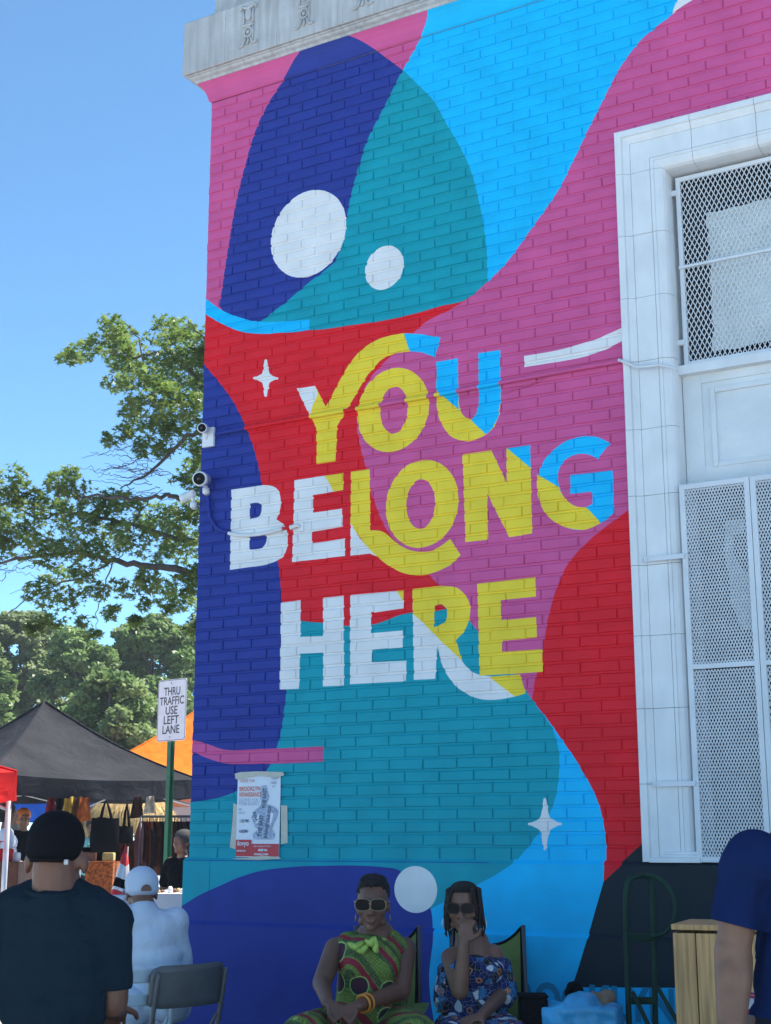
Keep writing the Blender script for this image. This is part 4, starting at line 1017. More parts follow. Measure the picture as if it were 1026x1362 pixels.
for k, (px, y0, y1, F, cn) in enumerate(((68, 1062, 1090, 18.6, 'dark red'), (80, 1061, 1098, 18.4, 'black'), (92, 1060, 1086, 18.2, 'mustard'), (104, 1060, 1100, 18.1, 'brown'), (113, 1061, 1092, 18.0, 'rust orange'), (183, 1060, 1088, 18.0, 'dark brown'), (200, 1059, 1082, 18.3, 'cream'))):
    m_ = mat('scarf_' + cn.replace(' ', '_'), {'dark red': (.22, .02, .03), 'black': (.008, .008, .01), 'mustard': (.42, .27, .05), 'brown': (.12, .055, .03), 'rust orange': (.40, .11, .03), 'dark brown': (.05, .025, .018), 'cream': (.5, .44, .34)}[cn], .9, .4, 14, spec=.1)
    a, d = P(px, y0, F), P(px, y1, F); b = MB(); rows = []
    for r in range(9): rows.append([(a.x + (x * (.05 + .035 * r / 8)), a.y + .03 * math.sin(x * 5 + k) + .02 * noise.noise((x, r * .5, k)), a.z + (d.z - a.z) * r / 8 + .008 * x) for x in [j / 4 - 1 for j in range(9)]])
    b.grid(rows); b.grid([[(p[0], p[1] + .012, p[2]) for p in r] for r in rows]); tag(b.build('hanging_scarf', m_), cn + ' scarf hanging from the edge of the black tent', 'scarf', 'scarves hanging under the black tent')
for k, (px, y, F, w_, h_, cn, m_) in enumerate(((120, 1146, 18.0, .16, .12, 'brown leather', m_brown), (132, 1146, 18.1, .2, .16, 'black', m_bag), (145, 1146, 18.0, .14, .10, 'straw', m_straw), (4, 1147, 16.2, .2, .14, 'red', m_tred), (16, 1147, 16.3, .16, .10, 'white', m_tub))):
    p = P(px, y, F); b = MB(); b.box((p.x, p.y, p.z + h_ / 2 + .008), (w_, .16, h_), bev=.02); b.tube([(p.x - w_ * .3, p.y, p.z + h_), (p.x - w_ * .2, p.y, p.z + h_ * 1.6), (p.x + w_ * .2, p.y, p.z + h_ * 1.6), (p.x + w_ * .3, p.y, p.z + h_)], .008, 6)
    tag(b.build('handbag', m_), cn + ' handbag standing on a market table at the left', 'handbag', 'handbags on the market tables')
# furled flag on a stick, white cooler box
fp = P(160, 1192, 11.5); m_fred = mat('flag_red', (.62, .035, .04), .75, .15, 14); m_fwhite = mat('flag_white', (.72, .72, .72), .75, .06, 12)
fl = thing('furled_flag', 'furled red flag with black and white stripes standing like a cone', 'flag', (fp.x, fp.y, 0))
b = MB(); b.tube([(fp.x + .01, fp.y, 0), (fp.x + .045, fp.y, P(168, 1126, 11.5).z)], .008, 6); b.build('stick', m_dleg, fl)
prof = [(1198, 13), (1188, 11.5), (1184, 11), (1180, 10.6), (1170, 9.3), (1168, 9), (1150, 6), (1138, 3.8), (1127, .8)]; cols_ = [0, 0, 1, 2, 2, 1, 0, 0]; b = MB(); rows = []
for (y, hw) in prof:
    t_ = (1198 - y) / 71; c = P(158 + 10 * t_, y, 11.5); r_ = hw / 1940 * 11.5
    rows.append([c + Vector((r_ * math.cos(q) * (1 + .14 * math.sin(q * 5)), r_ * math.sin(q) * (1 + .14 * math.sin(q * 5)), .012 * math.sin(q * 2))) for q in [2 * math.pi * k / 24 for k in range(24)]])
for i in range(len(rows) - 1): b.grid(rows[i:i + 2], cols_[i], True)
b.build('cloth', [m_fred, m_fwhite, m_bag], fl)
cp_ = P(155, 1195, 11.2); m_cool = mat('cooler_white', (.70, .74, .78), .5)
cl_ = thing('cooler_box', 'white cooler box on a stand in front of the flag', 'cooler', (cp_.x, cp_.y, 0)); b = MB(); b.box((cp_.x, cp_.y, cp_.z - .14), (.15, .22, .26), bev=.012); b.build('body', m_cool, cl_); b = MB(); b.box((cp_.x, cp_.y, cp_.z + .008), (.158, .228, .03), bev=.008); b.build('lid', m_cool, cl_); b = MB(); b.box((cp_.x, cp_.y, (cp_.z - .27) / 2), (.14, .2, cp_.z - .28), bev=.01); b.build('stand', m_grey_metal, cl_)
# small goods on the vendor table
rg = random.Random(8)
for k in range(7):
    px = 210 + 5.5 * k; p = P(px, 1189, 12.35 + .1 * (k % 3)); hh = rg.uniform(.03, .07); t = MB(); t.tube([p, p + Vector((0, 0, hh * .6)), p + Vector((0, 0, hh))], [.022, .024, .012], 10)
    o = t.build('jewellery_jar', rg.choice([m_brown, m_tub, dk[2], m_straw]), None); tag(o, '%s jar of beads on the white vendor table by the wall' % ('leftmost small', 'second small', 'third small', 'middle small', 'fifth small', 'sixth small', 'small rightmost')[k], 'jar', 'jars on the vendor table')

# ------------------------------------------------------------------ people
m_skin = mat('skin_dark', (.165, .072, .042), .48, .12, 14, .15, 160, spec=.45, bdist=.003); m_skin2 = mat('skin_brown', (.225, .105, .062), .48, .12, 14, .15, 160, spec=.45, bdist=.003); m_skin3 = mat('skin_warm', (.25, .125, .075), .5, .14, 16, .25, 140, spec=.4, bdist=.003)
m_hair = mat('black_hair', (.010, .009, .009), .75, .3, 60, .8, 260); m_gold = mat('gold_frame', (.36, .26, .14), .35, metal=.7); m_specs = mat('sunglass_lens', (.010, .007, .009), .3, spec=.12)
def mstack(name, stops, nodes):
    """printed cloth: a procedural value run through hard colour steps"""
    m = bpy.data.materials.new(name); m.use_nodes = True; nt = m.node_tree; N = nt.nodes; L = nt.links; b = N['Principled BSDF']; b.inputs['Roughness'].default_value = .75; b.inputs['Specular IOR Level'].default_value = .25
    tc = N.new('ShaderNodeTexCoord'); cur = None
    for (kind, scale, lo, hi, colr, off) in nodes:
        mp = N.new('ShaderNodeMapping'); mp.inputs['Location'].default_value = off; L.new(tc.outputs['Object'], mp.inputs['Vector'])
        if kind == 'vor': t = N.new('ShaderNodeTexVoronoi'); t.inputs['Scale'].default_value = scale; o = t.outputs['Distance']
        elif kind == 'edge': t = N.new('ShaderNodeTexVoronoi'); t.feature = 'DISTANCE_TO_EDGE'; t.inputs['Scale'].default_value = scale; o = t.outputs['Distance']
        elif kind == 'cell': t = N.new('ShaderNodeTexVoronoi'); t.inputs['Scale'].default_value = scale; sx = N.new('ShaderNodeSeparateColor'); L.new(t.outputs['Color'], sx.inputs[0]); o = sx.outputs[0]
        elif kind == 'wave': t = N.new('ShaderNodeTexWave'); t.inputs['Scale'].default_value = scale; t.inputs['Distortion'].default_value = 1.5; t.bands_direction = 'DIAGONAL'; o = t.outputs['Fac']
        elif kind == 'check': t = N.new('ShaderNodeTexChecker'); t.inputs['Scale'].default_value = scale; o = t.outputs['Fac']
        else: t = N.new('ShaderNodeTexNoise'); t.inputs['Scale'].default_value = scale; o = t.outputs['Fac']
        L.new(mp.outputs[0], t.inputs['Vector'])
        g1_ = N.new('ShaderNodeMath'); g1_.operation = 'GREATER_THAN'; g1_.inputs[1].default_value = lo; L.new(o, g1_.inputs[0])
        g2_ = N.new('ShaderNodeMath'); g2_.operation = 'LESS_THAN'; g2_.inputs[1].default_value = hi; L.new(o, g2_.inputs[0])
        mu = N.new('ShaderNodeMath'); mu.operation = 'MULTIPLY'; L.new(g1_.outputs[0], mu.inputs[0]); L.new(g2_.outputs[0], mu.inputs[1])
        mx = N.new('ShaderNodeMix'); mx.data_type = 'RGBA'; L.new(mu.outputs[0], mx.inputs['Factor']); mx.inputs['B'].default_value = (*colr, 1)
        if cur is None: mx.inputs['A'].default_value = (*stops, 1)
        else: L.new(cur, mx.inputs['A'])
        cur = mx.outputs['Result']
    L.new(cur, b.inputs['Base Color']); return m
m_print1 = mstack('green_wax_print', (.26, .34, .05), [('check', 190, -.5, .5, (.16, .23, .04), (0, 0, 0)), ('wave', 5.5, .72, 1.1, (.035, .055, .03), (.3, 0, 0)), ('check', 120, -.5, .5, (.11, .16, .04), (.01, .02, 0)), ('wave', 3.4, -.1, .10, (.28, .015, .035), (.1, .2, 0)), ('vor', 6.4, -.1, .32, (.42, .48, .16), (.42, .1, .27)), ('vor', 6.4, -.1, .28, (.02, .03, .02), (.42, .1, .27)), ('vor', 6.4, -.1, .22, (.07, .014, .035), (.42, .1, .27)), ('edge', 34, -.1, .012, (.03, .045, .02), (0, 0, 0))])
m_print2 = mstack('blue_wax_print', (.012, .022, .12), [('cell', 26, .55, .75, (.03, .16, .33), (0, 0, 0)), ('cell', 26, .80, 1.1, (.60, .62, .64), (0, 0, 0)), ('cell', 26, -.1, .16, (.012, .012, .02), (0, 0, 0)), ('vor', 15, .18, .26, (.66, .20, .02), (.3, .2, .1)), ('vor', 15, -.1, .10, (.45, .06, .04), (.3, .2, .1)), ('edge', 26, -.1, .02, (.01, .012, .03), (0, 0, 0)), ('edge', 40, -.1, .008, (.6, .62, .64), (.1, 0, 0))])
m_navytee = mat('dark_teal_tshirt', (.009, .022, .034), .95, .1, 8, .2, 300, spec=.05); m_navytee2 = mat('navy_tshirt', (.006, .020, .085), .95, .1, 8, .2, 300, spec=.05)
m_wcloth = mat('white_cotton', (.55, .60, .68), .8, .04, 8, .2, 200); m_capw = mat('white_cap', (.56, .61, .70), .8, .04, 8, .3, 220); m_capb = mat('black_cap', (.006, .007, .010), .9, .1, 8, .4, 250, spec=.06)
m_jean = mat('dark_trousers', (.02, .022, .03), .85, spec=.1)
for m_ in (m_wcloth, m_navytee, m_navytee2,):
    nt = m_.node_tree; n2 = nt.nodes.new('ShaderNodeTexNoise'); n2.inputs['Scale'].default_value = 5.0; n2.inputs['Detail'].default_value = 2; n2.inputs['Distortion'].default_value = 1.6; bp = nt.nodes.new('ShaderNodeBump'); bp.inputs['Strength'].default_value = .45; bp.inputs['Distance'].default_value = .05
    nt.links.new(nt.nodes['Texture Coordinate'].outputs['Object'], n2.inputs['Vector']); nt.links.new(n2.outputs['Fac'], bp.inputs['Height']); nt.links.new(bp.outputs[0], nt.nodes['Principled BSDF'].inputs['Normal'])

def frame_of(fwd, up=Vector((0, 0, 1))):
    f = Vector(fwd).normalized(); x = f.cross(up).normalized(); z = x.cross(f); return Matrix((x, f, z)).transposed()   # columns: right, forward, up
def head_prims(b, c, M_, s=1.0):
    g = lambda x, y, z: Vector(c) + M_ @ (Vector((x, y, z)) * s)
    E = lambda x, y, z, rx, ry, rz: b.ell(g(x, y, z), (rx * s, ry * s, rz * s), M_, 18, 12)
    E(0, -.012, .035, .074, .092, .085); E(0, .022, -.03, .062, .066, .075); E(0, .040, -.078, .040, .040, .034); E(0, .075, -.095, .020, .018, .016)
    for q in (-1, 1):
        E(q * .046, .045, -.022, .024, .030, .026); E(q * .075, -.012, -.012, .008, .018, .030); E(q * .030, .078, .026, .026, .012, .010); E(q * .052, .015, -.072, .016, .035, .02); E(q * .014, .092, -.030, .010, .012, .009)
    b.capsule(g(0, .085, .018), g(0, .102, -.024), .009 * s, .014 * s); E(0, .086, -.055, .024, .012, .0065); E(0, .086, -.066, .021, .012, .0075)
def hand(b, wrist, palm_dir, palm_n, curl=.5, s=1.0, side=1):
    """palm and five fingers; palm_dir wrist->knuckles, palm_n out of the palm"""
    d = Vector(palm_dir).normalized(); n = Vector(palm_n); n = (n - d * n.dot(d)).normalized(); x = d.cross(n) * side; w = Vector(wrist)
    M_ = Matrix((x, d, n)).transposed()
    b.ell(w + d * .045 * s, (.040 * s, .052 * s, .016 * s), M_, 14, 8); b.capsule(w - d * .01, w + d * .03 * s, .024 * s, .024 * s)
    for i, (off, L_) in enumerate(((-.031, .070), (-.0105, .080), (.0105, .076), (.030, .060))):
        p = w + d * .085 * s + x * off * s; a = 0
        dd = d
        for k, f in enumerate((.45, .32, .23)):
            a = curl * (k + .7); dd = (d * math.cos(a) + n * math.sin(a)); q = p + dd * L_ * f * s; b.capsule(p, q, (.0092 - .0008 * k) * s, (.0086 - .0009 * k) * s, 8, 3); p = q
    p = w + d * .022 * s - x * .034 * s; q = p + (d * .6 - x * .65 + n * .25).normalized() * .038 * s; b.capsule(p, q, .0125 * s, .0105 * s, 8, 3); b.capsule(q, q + (d * .85 - x * .2 + n * .4).normalized() * .032 * s, .0100 * s, .0085 * s, 8, 3)
def shades(t, c, M_, m_fr, w=.034, h=.025, s=1.0, z=.012):
    g = lambda x, y, z_: Vector(c) + M_ @ (Vector((x, y, z_)) * s)
    b = MB()
    root = None
    for q in (-1, 1):
        pts = [g(q * .036 + w * math.copysign(abs(math.cos(a)) ** .7, math.cos(a)), .108 - .012 * abs(.036 + w * math.cos(a) * q) / .07, z + h * math.copysign(abs(math.sin(a)) ** .7, math.sin(a))) for a in [2 * math.pi * k / 20 for k in range(20)]]
        b.tube(pts, .0021 * s, 6, closed=True); b.tube([g(q * .068, .096, z + .012), g(q * .082, .05, z + .01), g(q * .082, -.01, z + .004)], .003 * s, 6)
    b.tube([g(-.006, .112, z + .006), g(.006, .112, z + .006)], .003 * s, 6)
    fr_ = b.build('sunglasses', m_fr, t)
    for q in (-1, 1):
        b = MB(); b.prism([g(q * .036 + w * math.copysign(abs(math.cos(a)) ** .7, math.cos(a)), .107 - .012 * abs(.036 + w * math.cos(a) * q) / .07, z + h * math.copysign(abs(math.sin(a)) ** .7, math.sin(a))) for a in [2 * math.pi * k / 20 for k in range(20)]], M_ @ Vector((0, -.003, 0))); b.build('lens', m_specs, fr_)

# ---- woman in the green print dress
FG = 7.0
pb = P(492, 1118, FG); pb.z = 0
wg = thing('person', 'seated woman in green and red print dress with sunglasses, hands folded in her lap', 'person', pb)
hc = P(496, 1204, FG - .06); fw = Vector((-.10, -1, -.06)); Mh = frame_of(fw)
b = MB(); head_prims(b, hc, Mh, 1.0)
nk = P(500, 1250, FG + .02); b.capsule(hc + Vector((0, .03, -.05)), nk, .050, .056)
shR, shL = P(449, 1262, FG), P(536, 1262, FG + .02)
b.capsule(shR, shL, .055, .055); b.capsule(nk, P(494, 1300, FG), .10, .13)
elR, elL = P(428, 1308, FG - .12), P(533, 1318, FG - .10); wrR, wrL = P(436, 1334, FG - .36), P(478, 1337, FG - .36)
b.capsule(shR + Vector((-.01, 0, 0)), elR, .053, .044); b.capsule(elR, wrR, .042, .027); b.capsule(shL + Vector((.01, 0, 0)), elL, .056, .048); b.capsule(elL, wrL, .045, .028)
hand(b, wrR + Vector((.01, -.02, -.005)), (.75, -.5, -.25), (.1, .25, -1), .45, 1.0, 1); hand(b, wrL + Vector((-.01, -.02, -.004)), (-.8, -.45, -.18), (-.1, .3, -1), .45, 1.0, -1)
hipz = .52
for s, kx in ((-1, 405), (1, 560)):
    hp = Vector((pb.x + s * .10, FG + .06, hipz)); kn = P(kx, 1118, FG - .48); kn.z = .52; an = Vector((kn.x + s * .01, kn.y - .02, .10)); b.capsule(hp, kn, .085, .062); b.capsule(kn, an, .055, .038); b.capsule(an, an + Vector((s * .02, -.15, -.05)), .036, .028)
link('body', blob(b, .0062, 3), m_skin, wg)
b = MB()
b.capsule(P(494, 1285, FG), P(494, 1340, FG + .03), .158, .172); b.ell(P(492, 1278, FG - .05), (.150, .115, .125)); b.capsule(P(466, 1256, FG + .015), P(518, 1256, FG + .02), .066, .066); b.capsule(P(520, 1254, FG), P(527, 1262, FG), .064, .064); b.capsule(P(464, 1256, FG), P(458, 1264, FG), .062, .062)
b.ell(P(478, 1284, FG - .10), (.075, .07, .075)); b.ell(P(512, 1284, FG - .10), (.075, .07, .075))
for s, kx in ((-1, 402), (1, 556)):
    hp = Vector((pb.x + s * .11, FG + .05, .54)); kn = P(kx, 1118, FG - .50); kn.z = .575; b.capsule(hp, kn, .125, .092); b.capsule(kn, Vector((kn.x, kn.y - .03, .22)), .088, .14)
b.ell((pb.x, FG - .25, .50), (.26, .27, .08)); b.capsule((pb.x - .1, FG - .5, .32), (pb.x + .12, FG - .5, .32), .16, .16)
dr = link('dress', blob(b, .009, 4, disp=.006, dscale=9, seed=3), m_print1, wg)
m_collar = mat('lime_collar', (.42, .55, .10), .7, .3, 20)
b = MB()
for x0, y0, x1, y1, xb in ((463, 1254, 486, 1252, -8), (471, 1260, 492, 1254, -3), (486, 1250, 498, 1246, 3), (499, 1246, 497, 1258, 9)):
    a, d = P(x0, y0, FG - .165), P(x1, y1, FG - .15); m_ = P((x0 + x1) / 2 + xb * .3, max(y0, y1) + 6, FG - .18); b.tube([a, a.lerp(m_, .6), m_, m_.lerp(d, .6), d], [.006, .013, .017, .013, .006], 8)
b.build('ruffle', m_collar, dr)
b = MB(); g = lambda x, y, z: hc + Mh @ Vector((x, y, z))
b.ell(g(0, -.03, .06), (.080, .092, .074), Mh); b.ell(g(0, -.010, .108), (.066, .078, .036), Mh); b.ell(g(0, -.06, .0), (.072, .05, .06), Mh)
link('hair', blob(b, .006, 2, disp=.007, dscale=60), m_hair, wg)
shades(wg, hc, Mh, m_gold, .037, .027)
for q in (-1, 1): b = MB(); b.tube([g(q * .079, -.005, -.04), g(q * .081, -.005, -.055), g(q * .080, -.002, -.072)], [.002, .004, .005], 8); b.build('earring', m_gold, wg)
m_bangle = mat('orange_bangle', (.70, .24, .03), .4)
dv = (wrL - elL).normalized()
for k in range(2):
    c = wrL - dv * (.03 + .03 * k); x = dv.cross(Vector((0, 0, 1))).normalized(); y = dv.cross(x); b = MB(); b.tube([c + (x * math.cos(a) + y * math.sin(a)) * .038 for a in [2 * math.pi * i / 20 for i in range(20)]], .006, 8, closed=True); b.build('bangle', m_bangle, wg)

# ---- woman in the blue print off-shoulder top
FB = 7.05
pb2 = P(630, 1118, FB); pb2.z = 0
wb = thing('person', 'seated woman in blue print off-shoulder top raising a hand to her mouth', 'person', pb2)
hc2 = P(617, 1209, FB - .05); Mh2 = frame_of((-.22, -1, -.05))
b = MB(); head_prims(b, hc2, Mh2, .94); nk2 = P(628, 1256, FB + .03)
b.capsule(hc2 + Vector((.015, .03, -.05)), nk2, .045, .050)
sR, sL = P(601, 1274, FB + .0), P(655, 1270, FB + .03); b.capsule(sR, sL, .050, .052); b.capsule(nk2, P(632, 1300, FB), .085, .115); b.ell(P(628, 1272, FB), (.10, .06, .06))
eR = P(612, 1318, FB - .16); wR = P(618, 1254, FB - .19); b.capsule(sR + Vector((-.008, 0, 0)), eR, .045, .041); b.capsule(eR, wR, .041, .025)
hand(b, wR, (.14, .12, 1), (.3, 1, -.1), 1.05, .95, 1)
eL = P(668, 1322, FB - .02); wL = P(640, 1352, FB - .3); b.capsule(sL + Vector((.01, 0, 0)), eL, .046, .038); b.capsule(eL, wL, .038, .025); hand(b, wL, (-.7, -.6, -.1), (0, .2, -1), .4, .92, -1)
for s in (-1, 1):
    hp = Vector((pb2.x + s * .09, FB + .06, .50)); kn = Vector((pb2.x + s * .13, FB - .42, .52)); an = Vector((kn.x, kn.y - .03, .10)); b.capsule(hp, kn, .078, .056); b.capsule(kn, an, .050, .034); b.capsule(an, an + Vector((0, -.15, -.05)), .034, .026)
link('body', blob(b, .0058, 3), m_skin2, wb)
b = MB()
b.capsule(P(632, 1298, FB + .01), P(633, 1345, FB + .03), .128, .150); b.ell(P(632, 1292, FB - .05), (.145, .10, .075)); b.capsule(P(662, 1288, FB + .02), P(668, 1322, FB), .066, .075); b.ell(P(655, 1290, FB), (.075, .08, .06)); b.ell(P(592, 1298, FB), (.040, .07, .06)); b.capsule(P(595, 1300, FB), P(590, 1330, FB), .05, .05)
b.ell((pb2.x, FB - .22, .52), (.20, .26, .09))
for s in (-1, 1): b.capsule((pb2.x + s * .10, FB, .52), (pb2.x + s * .14, FB - .44, .54), .105, .085); b.capsule((pb2.x + s * .14, FB - .44, .54), (pb2.x + s * .15, FB - .47, .2), .085, .10)
link('print_top', blob(b, .009, 3, disp=.009, dscale=14, seed=8), m_print2, wb)
g = lambda x, y, z: hc2 + Mh2 @ (Vector((x, y, z)) * .94)
b = MB(); b.ell(g(0, -.035, .05), (.080, .085, .078), Mh2); b.ell(g(0, -.010, .100), (.066, .074, .036), Mh2); hr = link('hair', blob(b, .006, 2), m_hair, wb)
rg = random.Random(21); m_braid = mat('brown_braids', (.022, .014, .012), .6, .3, 40, .6, 200)
for k in range(46):
    a = R(rg.uniform(38, 322)); r0 = rg.uniform(.02, .06); dx, dy = math.sin(a), math.cos(a)
    p = g(dx * r0, dy * r0 - .01, .118 - .15 * r0); L_ = rg.uniform(.15, .235) * (1.0 if dy < .6 else .6)
    mid = g(dx * .088, dy * .095 - .01, .06); e = g(dx * .094 + rg.uniform(-.012, .012), dy * .1 - .015, .06 - L_ * .62); e2 = g(dx * .088 + rg.uniform(-.015, .015), dy * .092 - .015, .06 - L_ * .85)
    b = MB(); q = smooth([(0, 0)], 1) if False else [p, p.lerp(mid, .55) + (Mh2 @ Vector((dx, dy, 1))) * .012, mid, mid.lerp(e, .5) + Vector((rg.uniform(-.006, .006), 0, 0)), e, e2]
    b.tube(q, [.005, .006, .006, .0058, .0052, .003], 6); b.build('braid', m_braid, hr)
for k in range(5):
    b = MB(); p = g(.05, -.02, .10 - .012 * k); b.tube([p, p + Vector((.045, 0, .006 - .006 * k)), p + Vector((.085 + .008 * k, -.01, -.004 - .012 * k))], [.005, .0042, .002], 6); b.build('braid', m_braid, hr)
shades(wb, hc2, Mh2, mat('brown_frame', (.05, .022, .018), .3), .033, .025, .94)
m_silver = mat('silver', (.7, .7, .7), .25, metal=1)
for q in (-1, 1):
    c = g(q * .084, -.01, -.072); b = MB(); b.tube([c + Vector((.028 * math.cos(a), 0, .032 * math.sin(a))) for a in [2 * math.pi * i / 24 for i in range(24)]], .0018, 6, closed=True); b.build('hoop_earring', m_silver, wb)

# ---- man in black cap seen from behind
FM = 4.7
pm = P(72, 1118, FM); pm.z = 0
mn = thing('person', 'man in black cap and dark t-shirt seen from behind in the left foreground', 'person', pm)
hm = P(76, 1136, FM); Mm = frame_of((.12, 1, .02))
b = MB(); head_prims(b, hm, Mm, 1.08); nkm = P(74, 1182, FM - .02); b.capsule(hm + Vector((0, -.035, -.03)), nkm + Vector((0, 0, -.03)), .068, .076); b.ell(hm + Vector((0, -.05, -.06)), (.064, .05, .045))
for q in (-1, 1): b.ell(hm + Mm @ Vector((q * .094, -.002, -.030)), (.012, .022, .034), Mm)
mshR, mshL = P(150, 1222, FM), P(-6, 1222, FM); b.capsule(mshR, mshL, .05, .05); melR, melL = P(150, 1332, FM + .02), P(-14, 1332, FM + .02)
b.ell(P(73, 1262, FM), (.15, .085, .25)); b.capsule(mshR, melR, .062, .050); b.capsule(mshL, melL, .062, .050); mw = melR + Vector((-.03, .24, -.05)); b.capsule(melR, mw, .048, .032); mw2 = melL + Vector((.03, .24, -.05)); b.capsule(melL, mw2, .048, .032)
hand(b, mw, (-.2, .9, -.2), (0, .2, -1), .4, 1.05, 1); hand(b, mw2, (.2, .9, -.2), (0, .2, -1), .4, 1.05, -1)
for s in (-1, 1): kn = Vector((pm.x + s * .17, FM + .46, .66)); b.capsule((pm.x + s * .11, FM + .02, .68), kn, .09, .065); b.capsule(kn, (kn.x, kn.y - .1, .26), .06, .042); b.capsule((kn.x, kn.y - .1, .24), (kn.x, kn.y + .06, .20), .042, .034)
link('body', blob(b, .0068, 3), m_skin, mn)
b = MB()
T_ = lambda px, py, dF=0.: P(px, py, FM + dF)
b.capsule(T_(28, 1212), T_(118, 1212), .088, .088); b.capsule(T_(73, 1194, -.005), T_(73, 1202, -.01), .092, .11); b.capsule(T_(50, 1196), T_(20, 1212), .07, .075); b.capsule(T_(97, 1196), T_(126, 1212), .07, .075); b.capsule(T_(108, 1214), T_(144, 1226), .086, .084); b.capsule(T_(38, 1214), T_(0, 1226), .086, .084)
b.capsule(T_(145, 1228), T_(149, 1302, .02), .076, .068); b.capsule(T_(-1, 1228), T_(-6, 1302, .02), .076, .068)
for y, rx, ry in ((1235, .19, .125), (1265, .195, .13), (1300, .19, .135), (1340, .185, .135), (1390, .18, .13)): b.ell(T_(73, y), (rx, ry, .11))
def tee_fold(co):
    x = (co.x - pm.x); return .006 * math.sin(co.z * 30 + x * 22 + 2.2 * noise.noise(co * 6)) * max(0, min(1, (1.12 - co.z) * 4)) + .007 * noise.noise(Vector((co.x * 14, co.y * 6, co.z * 4)))
link('tshirt', blob(b, .009, 5, fold=tee_fold, hems=[(T_(157, 1316, .02), (.05, 0, -1), .092), (T_(-14, 1316, .02), (-.05, 0, -1), .092)]), m_navytee, mn)
b = MB(); g = lambda x, y, z: hm + Mm @ (Vector((x, y, z)) * 1.08)
b.ell(g(0, -.012, .045), (.090, .110, .091), Mm, 20, 12); b.ell(g(0, -.03, .012), (.090, .092, .052), Mm, 20, 10)
cap = link('cap', blob(b, .006, 3), m_capb, mn)
b = MB(); nc = T_(74, 1176, -.02); b.tube([nc + Vector((.088 * math.cos(a), .086 * math.sin(a), -.012 + .022 * math.sin(a))) for a in [2 * math.pi * k / 28 for k in range(28)]], .010, 8, closed=True); b.build('tshirt_collar', m_navytee, mn)
b = MB(); b.tube([g(.0, -.0, .132), g(0, 0, .1385)], [.009, .006], 10); b.build('cap_button', m_capb, cap)
b = MB(); rows = []
for r in range(5): rows.append([g(math.sin(a) * (.075 + .0 * r), .085 + .0175 * r * math.cos(a) ** .8 if math.cos(a) > 0 else .085, .018 - .004 * r) for a in [R(-80 + 16 * k) for k in range(11)]])
b.grid(rows); b.build('brim', m_capb, cap)
b = MB(); b.tube([g(.060 * math.sin(a), -.122 * math.cos(a * .9) + .002, -.012 - .004 * abs(math.sin(a))) for a in [R(-50 + 10 * k) for k in range(11)]], .008, 6); b.build('cap_strap', m_bag, cap)
b = MB(); b.box(g(.060, -.086, -.020), (.014, .01, .016), rot=Mm, bev=.002); b.build('strap_clasp', m_grey_metal, cap)
b = MB(); b.capsule((pm.x - .1, FM + .02, .64), (pm.x + .1, FM + .02, .64), .165, .165); 
for s in (-1, 1): kn = Vector((pm.x + s * .17, FM + .46, .66)); b.capsule((pm.x + s * .11, FM + .02, .66), kn, .115, .088); b.capsule(kn, (kn.x, kn.y - .1, .30), .084, .068)
link('trousers', blob(b, .012, 3), m_jean, mn)
stl = thing('stool', 'dark stool hidden under the man in the black cap', 'stool', pm); b = MB(); b.tube([(pm.x, FM, .42), (pm.x, FM, .425), (pm.x, FM, .465), (pm.x, FM, .475)], [.17, .185, .185, .17], 24); b.build('seat', m_bag, stl)
for k in range(4): a = R(45 + 90 * k); b = MB(); b.tube([(pm.x + .14 * math.cos(a), FM + .14 * math.sin(a), .42), (pm.x + .2 * math.cos(a), FM + .2 * math.sin(a), 0)], .014, 8); b.build('leg', m_dleg, stl)

# ---- man in white seen from behind on the white folding chair
FW = 7.55
pw_ = P(212, 1118, FW); pw_.z = 0; dirw = Vector((-.55, .83, 0)).normalized(); rtw = Vector((dirw.y, -dirw.x, 0))
mw_ = thing('person', 'man dressed all in white with white cap seen from behind on a folding chair', 'person', pw_)
hw_ = P(188, 1187, FW + .06); Mw = frame_of((-.38, .92, -.10)); b = MB(); head_prims(b, hw_, Mw, 1.02); nkw = P(194, 1212, FW + .0); b.capsule(hw_ + Vector((.01, -.03, -.03)), nkw, .056, .062)
b.ell(P(204, 1262, FW), (.10, .075, .20))
shw = [P(232, 1226, FW + .02), P(170, 1222, FW - .02)]; b.capsule(shw[0], shw[1], .055, .055)
elw = [shw[0] + dirw * .12 + Vector((.06, 0, -.27)), shw[1] + dirw * .14 + Vector((-.02, 0, -.27))]
for i, s in ((0, 1), (1, -1)):
    b.capsule(shw[i], elw[i], .052, .043); wr_ = elw[i] + dirw * .25 + Vector((0, 0, -.03)); b.capsule(elw[i], wr_, .040, .028); hand(b, wr_, dirw * .9 - Vector((0, 0, .2)), (0, 0, -1), .4, 1.0, s)
hpw = P(207, 1335, FW + .02)
for s in (-1, 1): h0 = hpw + rtw * s * .10; kn = h0 + dirw * .44 + Vector((0, 0, .02)); an = kn + Vector((0, 0, -.42)) - dirw * .03; b.capsule(h0, kn, .085, .06); b.capsule(kn, an, .055, .038); b.capsule(an, an + dirw * .15 + Vector((0, 0, -.04)), .036, .028)
link('body', blob(b, .0068, 3), m_skin, mw_)
b = MB()
b.capsule(P(182, 1228, FW - .01), P(222, 1230, FW + .01), .082, .082); b.capsule(P(193, 1214, FW), P(196, 1224, FW), .078, .09); b.capsule(shw[0], elw[0], .076, .074); b.capsule(shw[1], elw[1], .072, .07)
for x, y, rx in ((203, 1250, .132), (207, 1272, .136), (210, 1295, .142), (210, 1318, .150)): b.ell(P(x, y, FW), (rx, .118, .10))
b.capsule(P(238, 1240, FW + .04), P(246, 1288, FW + .08), .052, .048); b.capsule(P(176, 1240, FW), P(170, 1282, FW + .05), .052, .048)
